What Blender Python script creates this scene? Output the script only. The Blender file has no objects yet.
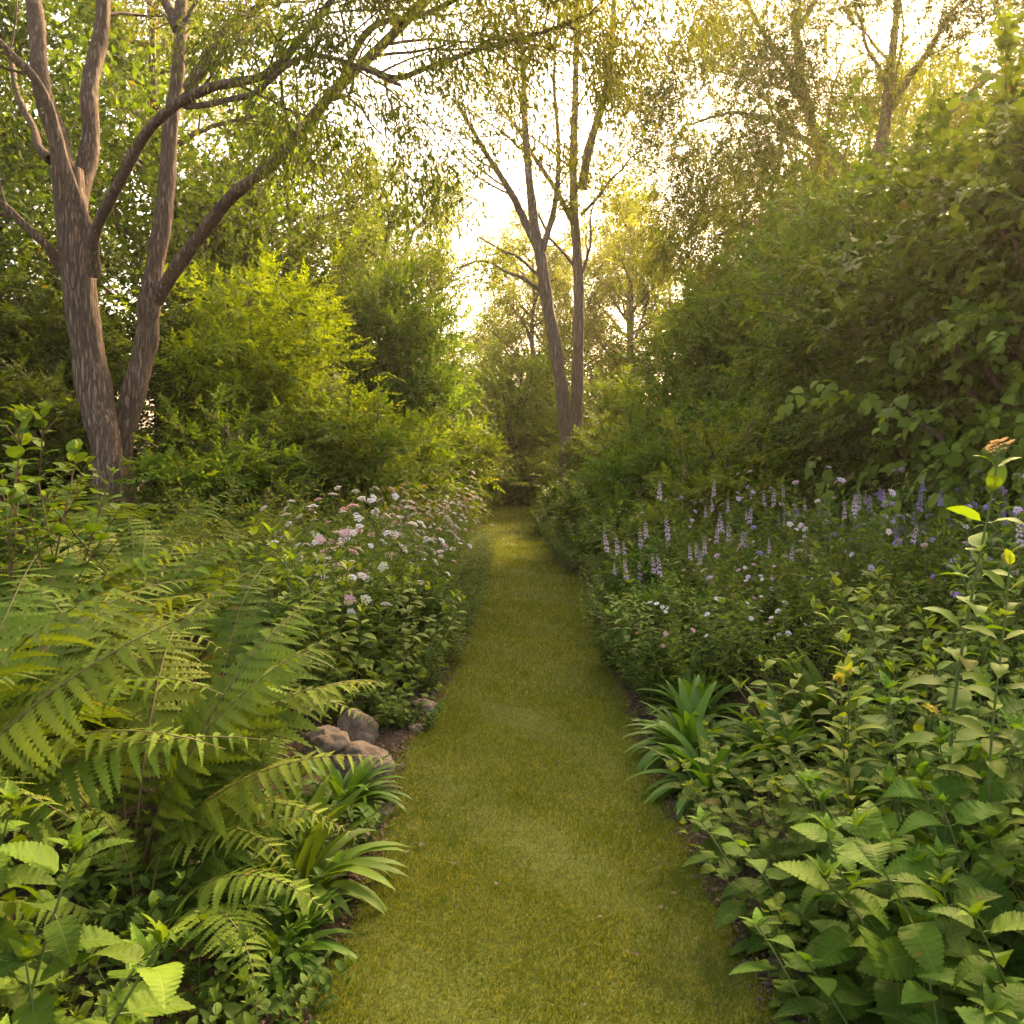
import bpy, math, random
import numpy as np
from mathutils import Vector, Matrix, Euler, noise
PI = math.pi
R_ = math.radians
rng = np.random.default_rng(7)
random.seed(7)
sc = bpy.context.scene
COL = sc.collection

# ------------------------------------------------------------------ camera, sky, sun, exposure
F = 870.0
CAMZ = 1.6
PITCH = R_(4.1)
cam_d = bpy.data.cameras.new('camera')
cam = bpy.data.objects.new('camera', cam_d); COL.objects.link(cam)
cam.location = (0, 0, CAMZ)
cam.rotation_euler = (PI/2 - PITCH, 0, 0)
cam_d.sensor_width = 36.0
cam_d.lens = 36.0 * F / 1024.0
cam_d.clip_start = 0.05
cam_d.clip_end = 600
sc.camera = cam

SUN_EL, SUN_AZ = R_(34.0), R_(28.0)      # azimuth to the right of straight ahead (+Y)
w = bpy.data.worlds.new('World'); sc.world = w; w.use_nodes = True
nt = w.node_tree; nt.nodes.clear()
sky = nt.nodes.new('ShaderNodeTexSky'); sky.sky_type = 'NISHITA'; sky.sun_disc = False
sky.sun_elevation = SUN_EL; sky.sun_rotation = SUN_AZ
sky.air_density = 1.0; sky.dust_density = 5.0; sky.ozone_density = 0.6; sky.altitude = 50
bg = nt.nodes.new('ShaderNodeBackground'); bg.inputs['Strength'].default_value = 0.12
wo = nt.nodes.new('ShaderNodeOutputWorld')
nt.links.new(sky.outputs[0], bg.inputs[0]); nt.links.new(bg.outputs[0], wo.inputs[0])

sd = bpy.data.lights.new('sun', 'SUN'); sd.energy = 4.6; sd.angle = R_(12.0); sd.color = (1.0, 0.82, 0.56)
so = bpy.data.objects.new('sun', sd); COL.objects.link(so)
sdir = Vector((math.sin(SUN_AZ)*math.cos(SUN_EL), math.cos(SUN_AZ)*math.cos(SUN_EL), math.sin(SUN_EL)))
so.rotation_euler = sdir.to_track_quat('Z', 'Y').to_euler()
so.location = sdir*50

vs = sc.view_settings
vs.view_transform = 'Standard'; vs.look = 'None'; vs.gamma = 1.0; vs.use_curve_mapping = False
vs.exposure = 2.7
vs.use_white_balance = True; vs.white_balance_temperature = 8600; vs.white_balance_tint = 17
cy = sc.cycles
cy.max_bounces = 5; cy.diffuse_bounces = 2; cy.glossy_bounces = 1; cy.transmission_bounces = 3
cy.transparent_max_bounces = 4; cy.volume_bounces = 1; cy.caustics_reflective = False; cy.caustics_refractive = False
cy.use_denoising = True; cy.use_light_tree = False; cy.adaptive_threshold = 0.02
cy.sample_clamp_indirect = 6.0

# ------------------------------------------------------------------ helpers
def W(px, py, d):
    """point at depth d (metres along +Y) seen at pixel px, py"""
    u = (px-512)/F; v = (512-py)/F
    dy = math.cos(PITCH) + v*math.sin(PITCH); dz = -math.sin(PITCH) + v*math.cos(PITCH)
    return np.array([u*d/dy, d, CAMZ + dz*d/dy])

def nrm(a):
    a = np.asarray(a, float); return a/np.maximum(np.linalg.norm(a, axis=-1, keepdims=True), 1e-9)

class Tpl:
    def __init__(s, V, T, UV=None, age=None):
        s.V = np.asarray(V, float); s.T = np.asarray(T, int)
        s.UV = np.zeros((len(s.V), 2)) if UV is None else np.asarray(UV, float)
        s.age = np.zeros(len(s.V)) if age is None else np.asarray(age, float)

class MB:
    def __init__(s): s.V = []; s.T = []; s.UV = []; s.A = []; s.M = []; s.n = 0
    def raw(s, V, T, UV=None, age=None, mi=0):
        V = np.asarray(V, float); T = np.asarray(T, int)
        s.V.append(V); s.T.append(T + s.n)
        s.UV.append(np.zeros((len(V), 2)) if UV is None else UV)
        s.A.append(np.zeros(len(V)) if age is None else np.broadcast_to(age, (len(V),)))
        s.M.append(np.full(len(T), mi)); s.n += len(V)
    def place(s, tpl, P, Y, Z, S=1.0, age=None, mi=0, SX=None):
        P = np.atleast_2d(P); n = len(P)
        if n == 0: return
        Y = nrm(np.broadcast_to(Y, (n, 3))); Z = np.broadcast_to(Z, (n, 3))
        X = np.cross(Y, Z); bad = np.linalg.norm(X, axis=1) < 1e-4
        if bad.any(): X = X.copy(); X[bad] = np.cross(Y[bad], np.array([1., 0.13, 0.2]))
        X = nrm(X); Z = np.cross(X, Y)
        S = np.broadcast_to(S, (n,)); sx = S if SX is None else S*np.broadcast_to(SX, (n,))
        v = tpl.V; k = len(v)
        V = (P[:, None, :] + X[:, None, :]*(v[None, :, 0:1]*sx[:, None, None])
             + (Y[:, None, :]*v[None, :, 1:2] + Z[:, None, :]*v[None, :, 2:3])*S[:, None, None])
        T = tpl.T[None] + (np.arange(n)*k)[:, None, None]
        a = np.zeros(n) if age is None else np.broadcast_to(age, (n,))
        A = np.clip(a[:, None] + tpl.age[None], 0, 1).reshape(-1)
        s.raw(V.reshape(-1, 3), T.reshape(-1, 3), np.tile(tpl.UV, (n, 1)), A, mi)
    def tube(s, pts, rad, sides=6, mi=0, cap=False, age=0):
        pts = np.asarray(pts, float); n = len(pts)
        rad = np.broadcast_to(rad, (n,))
        tan = nrm(np.gradient(pts, axis=0))
        ref = np.array([0.31, 0.95, 0.05]) if abs(tan[0][2]) > .7 else np.array([0, 0, 1.])
        u = nrm(np.cross(tan[0], ref)); U = []
        for i in range(n):
            u = u - tan[i]*np.dot(u, tan[i]); u = u/max(np.linalg.norm(u), 1e-9); U.append(u)
        U = np.array(U); B = np.cross(tan, U)
        a = np.arange(sides)*2*PI/sides
        V = pts[:, None] + rad[:, None, None]*(U[:, None]*np.cos(a)[None, :, None] + B[:, None]*np.sin(a)[None, :, None])
        i = np.arange(n-1)[:, None]; j = np.arange(sides)[None]; j2 = (j+1) % sides
        a0 = (i*sides+j).ravel(); a1 = (i*sides+j2).ravel(); b0 = ((i+1)*sides+j).ravel(); b1 = ((i+1)*sides+j2).ravel()
        T = np.concatenate([np.stack([a0, a1, b1], 1), np.stack([a0, b1, b0], 1)])
        L = np.concatenate([[0], np.cumsum(np.linalg.norm(np.diff(pts, axis=0), axis=1))])
        UV = np.stack([np.tile(np.arange(sides)/sides, n), np.repeat(L, sides)], 1)
        s.raw(V.reshape(-1, 3), T, UV, age, mi)
    def tpl(s):
        return Tpl(np.concatenate(s.V), np.concatenate(s.T), np.concatenate(s.UV), np.concatenate(s.A))
    def mesh(s, name, mats, smooth=True):
        me = bpy.data.meshes.new(name)
        if s.n:
            V = np.concatenate(s.V).astype(np.float32); T = np.concatenate(s.T).astype(np.int32)
            UV = np.concatenate(s.UV).astype(np.float32); A = np.concatenate(s.A).astype(np.float32)
            M = np.concatenate(s.M).astype(np.int32)
            me.vertices.add(len(V)); me.vertices.foreach_set('co', V.ravel())
            me.loops.add(len(T)*3); me.loops.foreach_set('vertex_index', T.ravel())
            me.polygons.add(len(T))
            me.polygons.foreach_set('loop_start', np.arange(len(T), dtype=np.int32)*3)
            me.polygons.foreach_set('loop_total', np.full(len(T), 3, dtype=np.int32))
            me.polygons.foreach_set('material_index', M)
            me.polygons.foreach_set('use_smooth', np.full(len(T), smooth))
            uvl = me.uv_layers.new(name='UVMap'); uvl.data.foreach_set('uv', UV[T.ravel()].ravel())
            at = me.attributes.new('age', 'FLOAT', 'POINT'); at.data.foreach_set('value', A)
            me.update(calc_edges=True)
        for m in (mats if isinstance(mats, (list, tuple)) else [mats]): me.materials.append(m)
        return me

def link(name, me, parent=None, mat=None):
    o = bpy.data.objects.new(name, me); COL.objects.link(o)
    if parent is not None: o.parent = parent
    if mat is not None: o.matrix_local = mat
    return o
def tag(o, label=None, cat=None, group=None, kind=None):
    if label: o['label'] = label
    if cat: o['category'] = cat
    if group: o['group'] = group
    if kind: o['kind'] = kind
    return o
def put(name, parts, loc, rz=0.0, s=1.0, tilt=(0, 0), label=None, cat=None, group=None):
    """a thing from shared part meshes: parts = [(name, mesh, matrix or None, subparts)]"""
    e = bpy.data.objects.new(name, None); COL.objects.link(e)
    e.empty_display_size = .1
    e.location = loc; e.rotation_euler = (tilt[0], tilt[1], rz)
    e.scale = (s, s, s) if np.isscalar(s) else s
    tag(e, label, cat, group)
    def rec(ps, par):
        for p in ps:
            o = link(p[0], p[1], par, p[2] if len(p) > 2 else None)
            if len(p) > 3 and p[3]: rec(p[3], o)
    rec(parts, e)
    return e

# ------------------------------------------------------------------ materials
def new_mat(name):
    m = bpy.data.materials.new(name); m.use_nodes = True
    m.node_tree.nodes.clear(); return m, m.node_tree.nodes, m.node_tree.links
def mixc(N, L, f, a, b, mode='MIX'):
    n = N.new('ShaderNodeMix'); n.data_type = 'RGBA'; n.blend_type = mode
    for i, v in ((0, f), (6, a), (7, b)):
        if hasattr(v, 'type') or hasattr(v, 'is_linked'): L.new(v, n.inputs[i])
        else: n.inputs[i].default_value = v if i == 0 else (*v[:3], 1)
    return n.outputs[2]
def mth(N, L, op, a, b=0.0, c=0.0, clamp=False):
    n = N.new('ShaderNodeMath'); n.operation = op; n.use_clamp = clamp
    for i, v in enumerate((a, b, c)):
        if hasattr(v, 'is_linked'): L.new(v, n.inputs[i])
        else: n.inputs[i].default_value = v
    return n.outputs[0]

def leaf_mat(name, dark, light, young, transl=0.4, rough=0.5, spec=0.25, veins=0.0, dead=0.0, nside=7):
    m, N, L = new_mat(name)
    geo = N.new('ShaderNodeNewGeometry'); rnd = geo.outputs['Random Per Island']
    oi = N.new('ShaderNodeObjectInfo')
    at = N.new('ShaderNodeAttribute'); at.attribute_name = 'age'
    c = mixc(N, L, rnd, dark, light)
    c = mixc(N, L, at.outputs['Fac'], c, young)
    r2 = mth(N, L, 'FRACT', mth(N, L, 'MULTIPLY', rnd, 37.7))
    if dead > 0:
        f = mth(N, L, 'GREATER_THAN', r2, 1-dead)
        c = mixc(N, L, mth(N, L, 'MULTIPLY', f, 0.75), c, (0.17, 0.13, 0.035))
    tc = N.new('ShaderNodeTexCoord')
    nz = N.new('ShaderNodeTexNoise'); nz.inputs['Scale'].default_value = 9.0 if veins else 2.2; nz.inputs['Detail'].default_value = 2
    L.new(tc.outputs['Object'], nz.inputs['Vector'])
    hs = N.new('ShaderNodeHueSaturation')
    L.new(c, hs.inputs['Color'])
    L.new(mth(N, L, 'MULTIPLY_ADD', oi.outputs['Random'], 0.035, 0.4825), hs.inputs['Hue'])
    vv = mth(N, L, 'MULTIPLY_ADD', nz.outputs[0], 0.9, 0.42)
    vv = mth(N, L, 'MULTIPLY', vv, mth(N, L, 'MULTIPLY_ADD', r2, 0.5, 0.85))
    L.new(vv, hs.inputs['Value'])
    c = hs.outputs[0]
    P = N.new('ShaderNodeBsdfPrincipled')
    if veins > 0:
        uv = N.new('ShaderNodeUVMap'); uv.uv_map = 'UVMap'
        sp = N.new('ShaderNodeSeparateXYZ'); L.new(uv.outputs[0], sp.inputs[0])
        u = mth(N, L, 'ABSOLUTE', mth(N, L, 'SUBTRACT', sp.outputs[0], 0.5))      # 0 at the midrib, .5 at the edge
        s1 = mth(N, L, 'SUBTRACT', mth(N, L, 'MULTIPLY', sp.outputs[1], float(nside)), mth(N, L, 'MULTIPLY', u, 3.2))
        fr = mth(N, L, 'ABSOLUTE', mth(N, L, 'SUBTRACT', mth(N, L, 'FRACT', s1), 0.5))
        side = mth(N, L, 'SUBTRACT', 1.0, mth(N, L, 'MULTIPLY', fr, 9.0), clamp=True)
        mid = mth(N, L, 'SUBTRACT', 1.0, mth(N, L, 'MULTIPLY', u, 26.0), clamp=True)
        vn = mth(N, L, 'MAXIMUM', mth(N, L, 'MULTIPLY', side, 0.7), mid)
        lite = mixc(N, L, 0.6, c, (0.20, 0.26, 0.07))
        c = mixc(N, L, mth(N, L, 'MULTIPLY', vn, veins), c, lite)
        n3 = N.new('ShaderNodeTexNoise'); n3.inputs['Scale'].default_value = 38; n3.inputs['Detail'].default_value = 3; L.new(tc.outputs['Object'], n3.inputs['Vector'])
        sp_ = mth(N, L, 'MULTIPLY', mth(N, L, 'SUBTRACT', n3.outputs[0], .66), 14.0, clamp=True)
        c = mixc(N, L, mth(N, L, 'MULTIPLY', sp_, .7), c, (.16, .11, .03))
        c = mixc(N, L, mth(N, L, 'MULTIPLY_ADD', n3.outputs[0], 1.6, -.6, clamp=True), c, mixc(N, L, 1.0, c, (1.22, 1.18, 1.0), 'MULTIPLY'))
        hgt = mth(N, L, 'SUBTRACT', mth(N, L, 'MULTIPLY', fr, 1.0), mth(N, L, 'MULTIPLY', mid, 0.5))
        n2 = N.new('ShaderNodeTexNoise'); n2.inputs['Scale'].default_value = 160; L.new(tc.outputs['Object'], n2.inputs['Vector'])
        hgt = mth(N, L, 'ADD', hgt, mth(N, L, 'MULTIPLY', n2.outputs[0], 0.5))
        bp = N.new('ShaderNodeBump'); bp.inputs['Strength'].default_value = 0.35; bp.inputs['Distance'].default_value = 0.003
        L.new(hgt, bp.inputs['Height']); L.new(bp.outputs[0], P.inputs['Normal'])
    L.new(c, P.inputs['Base Color'])
    P.inputs['Roughness'].default_value = rough+.05; P.inputs['Specular IOR Level'].default_value = spec*.55
    T = N.new('ShaderNodeBsdfTranslucent')
    tc2 = mixc(N, L, 1.0, c, (1.45, 1.35, 0.55), 'MULTIPLY'); L.new(tc2, T.inputs[0])
    mx = N.new('ShaderNodeMixShader'); mx.inputs[0].default_value = transl
    L.new(P.outputs[0], mx.inputs[1]); L.new(T.outputs[0], mx.inputs[2])
    o = N.new('ShaderNodeOutputMaterial'); L.new(mx.outputs[0], o.inputs[0])
    return m

def simple(name, col, rough=0.6, col2=None, scale=20.0, bump=0.0, transl=0.0):
    m, N, L = new_mat(name)
    P = N.new('ShaderNodeBsdfPrincipled'); P.inputs['Roughness'].default_value = rough
    P.inputs['Specular IOR Level'].default_value = 0.3
    tc = N.new('ShaderNodeTexCoord'); nz = N.new('ShaderNodeTexNoise'); nz.inputs['Scale'].default_value = scale; nz.inputs['Detail'].default_value = 4
    L.new(tc.outputs['Object'], nz.inputs['Vector'])
    col2 = col2 or tuple(c*0.6 for c in col)
    f = mth(N, L, 'MULTIPLY_ADD', nz.outputs[0], 2.4, -0.7, clamp=True)
    c = mixc(N, L, f, col2, col); L.new(c, P.inputs['Base Color'])
    if bump:
        bp = N.new('ShaderNodeBump'); bp.inputs['Strength'].default_value = bump; bp.inputs['Distance'].default_value = 0.02
        L.new(nz.outputs[0], bp.inputs['Height']); L.new(bp.outputs[0], P.inputs['Normal'])
    o = N.new('ShaderNodeOutputMaterial')
    if transl:
        T = N.new('ShaderNodeBsdfTranslucent'); L.new(c, T.inputs[0])
        mx = N.new('ShaderNodeMixShader'); mx.inputs[0].default_value = transl
        L.new(P.outputs[0], mx.inputs[1]); L.new(T.outputs[0], mx.inputs[2]); L.new(mx.outputs[0], o.inputs[0])
    else: L.new(P.outputs[0], o.inputs[0])
    return m

def bark_mat(name, a, b, c_, vscale=1.0):
    m, N, L = new_mat(name)
    P = N.new('ShaderNodeBsdfPrincipled'); P.inputs['Roughness'].default_value = 0.85; P.inputs['Specular IOR Level'].default_value = 0.2
    tc = N.new('ShaderNodeTexCoord'); mp = N.new('ShaderNodeMapping'); mp.inputs['Scale'].default_value = (1, 1, 0.12)
    L.new(tc.outputs['Object'], mp.inputs[0])
    n1 = N.new('ShaderNodeTexNoise'); n1.inputs['Scale'].default_value = 26*vscale; n1.inputs['Detail'].default_value = 8; n1.inputs['Roughness'].default_value = .65; n1.inputs['Distortion'].default_value = .6
    L.new(mp.outputs[0], n1.inputs['Vector'])
    v = N.new('ShaderNodeTexVoronoi'); v.feature = 'DISTANCE_TO_EDGE'; v.inputs['Scale'].default_value = 22*vscale
    wv = N.new('ShaderNodeVectorMath'); wv.operation = 'MULTIPLY_ADD'; wv.inputs[1].default_value = (.06, .06, .06)
    L.new(n1.outputs['Color'], wv.inputs[0]); L.new(mp.outputs[0], wv.inputs[2]); L.new(wv.outputs[0], v.inputs['Vector'])
    n2 = N.new('ShaderNodeTexNoise'); n2.inputs['Scale'].default_value = 2.2; n2.inputs['Detail'].default_value = 5; L.new(tc.outputs['Object'], n2.inputs['Vector'])
    f1 = mth(N, L, 'MULTIPLY_ADD', n1.outputs[0], 2.8, -0.9, clamp=True)
    f2 = mth(N, L, 'MULTIPLY_ADD', n2.outputs[0], 3.0, -1.0, clamp=True)
    crack = mth(N, L, 'MULTIPLY', v.outputs[0], 5.0, clamp=True)
    col = mixc(N, L, f1, a, b); col = mixc(N, L, mth(N, L, 'MULTIPLY', f2, .7), col, c_)
    col = mixc(N, L, mth(N, L, 'MULTIPLY_ADD', crack, .55, .45), tuple(x*.45 for x in a), col)
    L.new(col, P.inputs['Base Color'])
    h = mth(N, L, 'ADD', mth(N, L, 'MULTIPLY', crack, .8), n1.outputs[0])
    bp = N.new('ShaderNodeBump'); bp.inputs['Strength'].default_value = 1.0; bp.inputs['Distance'].default_value = .045
    L.new(h, bp.inputs['Height']); L.new(bp.outputs[0], P.inputs['Normal'])
    o = N.new('ShaderNodeOutputMaterial'); L.new(P.outputs[0], o.inputs[0])
    return m

M = {}
M['nettle'] = leaf_mat('nettle_leaf', (.044, .100, .009), (.078, .148, .014), (.12, .225, .022), .35, 0.58, 0.21, veins=.45, nside=8, dead=.01)
M['nettle2'] = leaf_mat('bramble_leaf', (.050, .105, .012), (.085, .150, .016), (.16, .23, .025), .35, 0.58, 0.21, veins=.4, nside=7, dead=.02)
M['ellip'] = leaf_mat('elliptic_leaf', (.060, .130, .015), (.110, .195, .022), (.20, .29, .03), .38, 0.50, 0.27, veins=.3, nside=6)
M['strap'] = leaf_mat('strap_leaf', (.060, .135, .014), (.10, .195, .022), (.14, .23, .025), .35, 0.46, 0.30)
M['lance'] = leaf_mat('lance_leaf', (.075, .135, .014), (.135, .215, .022), (.20, .27, .03), .42, 0.58, 0.21, dead=.03)
M['lance_y'] = leaf_mat('lance_leaf_gold', (.080, .130, .014), (.15, .21, .022), (.22, .27, .03), .45, 0.58, 0.21, dead=.04)
M['cover'] = leaf_mat('cover_leaf', (.038, .088, .010), (.075, .145, .016), (.14, .22, .025), .3, 0.53, 0.24)
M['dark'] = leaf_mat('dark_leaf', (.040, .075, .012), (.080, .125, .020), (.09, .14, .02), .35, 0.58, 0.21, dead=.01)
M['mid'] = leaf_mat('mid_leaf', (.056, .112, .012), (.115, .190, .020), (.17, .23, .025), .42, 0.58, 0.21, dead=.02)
M['bigleaf'] = leaf_mat('big_leaf', (.058, .118, .012), (.115, .200, .020), (.13, .20, .025), .4, 0.50, 0.27, dead=.01)
M['fresh'] = leaf_mat('fresh_leaf', (.13, .21, .02), (.22, .30, .03), (.28, .36, .04), .45, .55, .2)
M['gold'] = leaf_mat('gold_leaf', (.110, .185, .014), (.20, .30, .026), (.22, .34, .03), .5, 0.58, 0.18)
M['euc'] = leaf_mat('gum_leaf', (.065, .095, .014), (.13, .165, .025), (.18, .20, .03), .5, 0.58, 0.24, dead=.03)
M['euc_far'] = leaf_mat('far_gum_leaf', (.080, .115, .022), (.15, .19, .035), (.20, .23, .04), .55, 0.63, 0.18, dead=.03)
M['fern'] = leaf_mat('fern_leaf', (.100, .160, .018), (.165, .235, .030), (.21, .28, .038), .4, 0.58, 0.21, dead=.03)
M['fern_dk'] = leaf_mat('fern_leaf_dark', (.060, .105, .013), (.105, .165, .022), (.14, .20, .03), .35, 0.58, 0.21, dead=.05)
M['stem'] = simple('stem_green', (.10, .14, .03), .6)
M['stem_r'] = simple('stem_brown', (.14, .075, .03), .7)
M['rachis'] = simple('rachis', (.17, .15, .04), .6, (.12, .08, .03), 3)
M['twig'] = simple('twig_bark', (.15, .10, .065), .85, (.05, .035, .022), 30)
M['bark1'] = bark_mat('gum_bark', (.20, .13, .09), (.36, .26, .19), (.29, .185, .13), 1.5)
M['bark2'] = bark_mat('gum_bark_pale', (.21, .145, .11), (.40, .30, .24), (.31, .20, .15))
for n_, c_ in dict(white=(.82, .78, .78), lilac=(.66, .52, .66), purple=(.38, .24, .60), pink=(.72, .42, .46), blush=(.78, .62, .60), orange=(.62, .38, .14),
                   yellow=(.66, .50, .05), magenta=(.55, .06, .25), cream=(.60, .58, .42), tan=(.42, .28, .14)).items():
    M[n_] = simple('petal_'+n_, c_, .6, tuple(x*.75 for x in c_), 60, 0, .35)

# ------------------------------------------------------------------ leaf templates
def leaf(n=6, w=.3, a=.6, b=.9, fold=.2, c0=.3, c1=-.5, serr=0.0, wave=0.0):
    t = np.linspace(0, 1, n+1)
    tt = np.linspace(0, 1, 400); pk = (tt**a*(1-tt)**b).max()
    pr = w*(t**a*(1-t)**b)/pk
    th = c0 + (c1-c0)*t
    y = np.concatenate([[0], np.cumsum(np.cos(th[:-1]+np.diff(th)/2))])/n
    z = np.concatenate([[0], np.cumsum(np.sin(th[:-1]+np.diff(th)/2))])/n
    V = []; UV = []
    for i in range(n+1):
        p = pr[i]; yo = 0
        if serr and 0 < i < n:
            if i % 2: p = p*(1+serr) + .006; yo = .02
            else: p = p*(1-serr); yo = -.01
        zz = fold*p + wave*p*math.sin(i*1.9)
        zr = fold*p + wave*p*math.sin(i*2.3+1)
        V += [(-p, y[i]+yo, z[i]+zz), (0, y[i], z[i]), (p, y[i]+yo, z[i]+zr)]
        r = .5*pr[i]/w
        UV += [(.5-r, t[i]), (.5, t[i]), (.5+r, t[i])]
    T = []
    for i in range(n):
        q = 3*i
        T += [(q, q+1, q+4), (q, q+4, q+3), (q+1, q+2, q+5), (q+1, q+5, q+4)]
    return Tpl(V, T, UV)
def leaf_lo(w=.25, fold=.2, curl=.15, m=.42):
    z = fold*w
    return Tpl([(0, 0, 0), (-w, m, z), (w, m, z), (0, 1, -curl), (0, m, 0)], [(0, 2, 4), (4, 2, 3), (0, 4, 1), (4, 3, 1)],
               [(.5, 0), (0, .5), (1, .5), (.5, 1), (.5, .5)])
def leaf_x(w=.25, fold=.2, curl=.15, m=.42):
    z = fold*w
    return Tpl([(0, 0, 0), (-w, m, z), (w, m, z), (0, 1, -curl)], [(0, 2, 3), (0, 3, 1)], [(.5, 0), (0, .5), (1, .5), (.5, 1)])

def spray(lt, n=8, ln=.3, spread=1.0, r=None, flat=.8, droop=.25):
    """a short twig of leaves, unit length"""
    r = r or rng
    mb = MB()
    t = np.linspace(.08, 1, n)
    side = np.where(np.arange(n) % 2 == 0, 1., -1.)
    P = np.stack([.04*np.sin(t*5), t, -droop*t*t], 1)
    Y = np.stack([side*spread*(1.15-t), .55+.5*t, r.normal(0, .25, n)-droop*t], 1)
    Z = np.stack([r.normal(0, 1-flat, n), r.normal(0, 1-flat, n), np.ones(n)], 1)
    mb.place(lt, P, Y, Z, ln*(1.1-.35*t)*r.uniform(.8, 1.2, n), age=.0+.25*(t > .8))
    return mb.tpl()

def rand_unit(n, r=None):
    r = r or rng; return nrm(r.normal(size=(n, 3)))

# ------------------------------------------------------------------ stemmed herb generator
def herb(h=1.0, stems=8, spread=.3, lean=.35, tpls=None, ll=.1, node=.07, opp=True, pitch=.3, mat='lance', r=None,
         start=.15, bottom=1.0, top=.5, sr=.004, hvar=.25, branch=0, fold_age=True, whorl=5, name='herb', droop=0.0, stem_mat='stem', petiole=.15):
    r = r or rng
    fm, sm = MB(), MB(); tips = []
    for k in range(stems):
        a = r.uniform(0, 2*PI); q = math.sqrt(r.uniform())*spread
        base = np.array([q*.5*math.cos(a), q*.5*math.sin(a), 0])
        hh = h*(1 - r.uniform(0, hvar) - .25*(q/max(spread, 1e-3))**2)
        ln = lean*(.3+.9*q/max(spread, 1e-3)); a2 = a + r.normal(0, .5)
        n = 9; t = np.linspace(0, 1, n)
        bend = r.normal(0, .03, 2)*hh
        pts = base + np.stack([math.cos(a2)*ln*hh*t**1.5 + bend[0]*np.sin(t*4), math.sin(a2)*ln*hh*t**1.5+bend[1]*np.sin(t*3), hh*t], 1)
        segs = [(pts, hh, 1.0)]
        for b in range(branch):
            i = r.integers(3, 8); d = nrm(np.array([math.cos(x := r.uniform(0, 6.28)), math.sin(x), 1.3])); L2 = hh*(1-i/9)*r.uniform(.5, .9)
            p2 = pts[i] + d*L2*np.linspace(0, 1, 5)[:, None]; segs.append((p2, L2, .7))
        for pts_, H, sc_ in segs:
            sm.tube(pts_, np.linspace(sr*sc_, sr*.45*sc_, len(pts_)), 5)
            m = max(3, int(H*(1-(start if sc_ == 1 else .1))/node)); st = start if sc_ == 1 else .1
            tt = st + (1-st)*(np.arange(m)+.5)/m
            P = np.stack([np.interp(tt, np.linspace(0, 1, len(pts_)), pts_[:, j]) for j in range(3)], 1)
            ang0 = r.uniform(0, 6.28)
            reps = (0, PI) if opp else (0,)
            for off in reps:
                ang = ang0 + np.arange(m)*(PI/2 if opp else 2.4) + off + r.normal(0, .25, m)
                el = pitch + r.normal(0, .18, m) + .5*(tt > .9) - droop*(1-tt)
                Y = np.stack([np.cos(ang)*np.cos(el), np.sin(ang)*np.cos(el), np.sin(el)], 1)
                S = ll*sc_*(bottom + (top-bottom)*tt)*r.uniform(.75, 1.15, m)
                Pl = P + Y*S[:, None]*petiole
                if petiole > .1:
                    for j in range(m): sm.tube(np.stack([P[j], Pl[j]]), sr*.3, 3)
                Z = np.stack([-np.cos(ang)*.3, -np.sin(ang)*.3, np.ones(m)], 1) + r.normal(0, .22, (m, 3))
                ag = np.clip((tt-.72)*2.4, 0, .8)*r.uniform(.4, 1, m)
                ch = r.integers(0, len(tpls), m)
                for ci, tp in enumerate(tpls):
                    s_ = ch == ci
                    fm.place(tp, Pl[s_], Y[s_], Z[s_], S[s_], age=ag[s_])
            if whorl:
                ang = ang0+np.arange(whorl)*2*PI/whorl; el = np.full(whorl, .75)+r.normal(0, .15, whorl)
                Y = np.stack([np.cos(ang)*np.cos(el), np.sin(ang)*np.cos(el), np.sin(el)], 1)
                fm.place(tpls[0], np.repeat(pts_[-1:], whorl, 0), Y + r.normal(0, .15, (whorl, 3)), [0, 0, 1], ll*top*.65*sc_*r.uniform(.4, 1.1, whorl), age=.9, SX=.62)
            tips.append((pts_[-1], nrm(pts_[-1]-pts_[-2])))
    return dict(parts=[('foliage', fm.mesh(name+'_foliage', M[mat])), ('stem', sm.mesh(name+'_stems', M[stem_mat]))], tips=tips)

def strap_clump(n=26, L=.38, name='strap', w=.062, r=None, mat='strap', c1=-2.6):
    r = r or rng
    fm = MB()
    tp = [leaf(9, w, .4, .6, .55, .1, c, wave=.15) for c in (c1*.35, c1*.6, c1*.85, c1)]
    for k in range(n):
        f = k/n; a = k*2.4+r.normal(0, .2); el = R_(76) - f*R_(50) + r.normal(0, .12)
        Y = [math.cos(a)*math.cos(el), math.sin(a)*math.cos(el), math.sin(el)]
        p = np.array([math.cos(a), math.sin(a), 0])*.03*(.5+f)
        Zv = [-math.cos(a), -math.sin(a), .6]
        fm.place(tp[min(3, int(f*3.2+r.uniform(0, 1)))], [p], Y, Zv, L*r.uniform(.75, 1.1)*(1.05-.2*f), age=.5*(k < 4))
    return dict(parts=[('foliage', fm.mesh(name, M[mat]))], tips=[])

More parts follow.
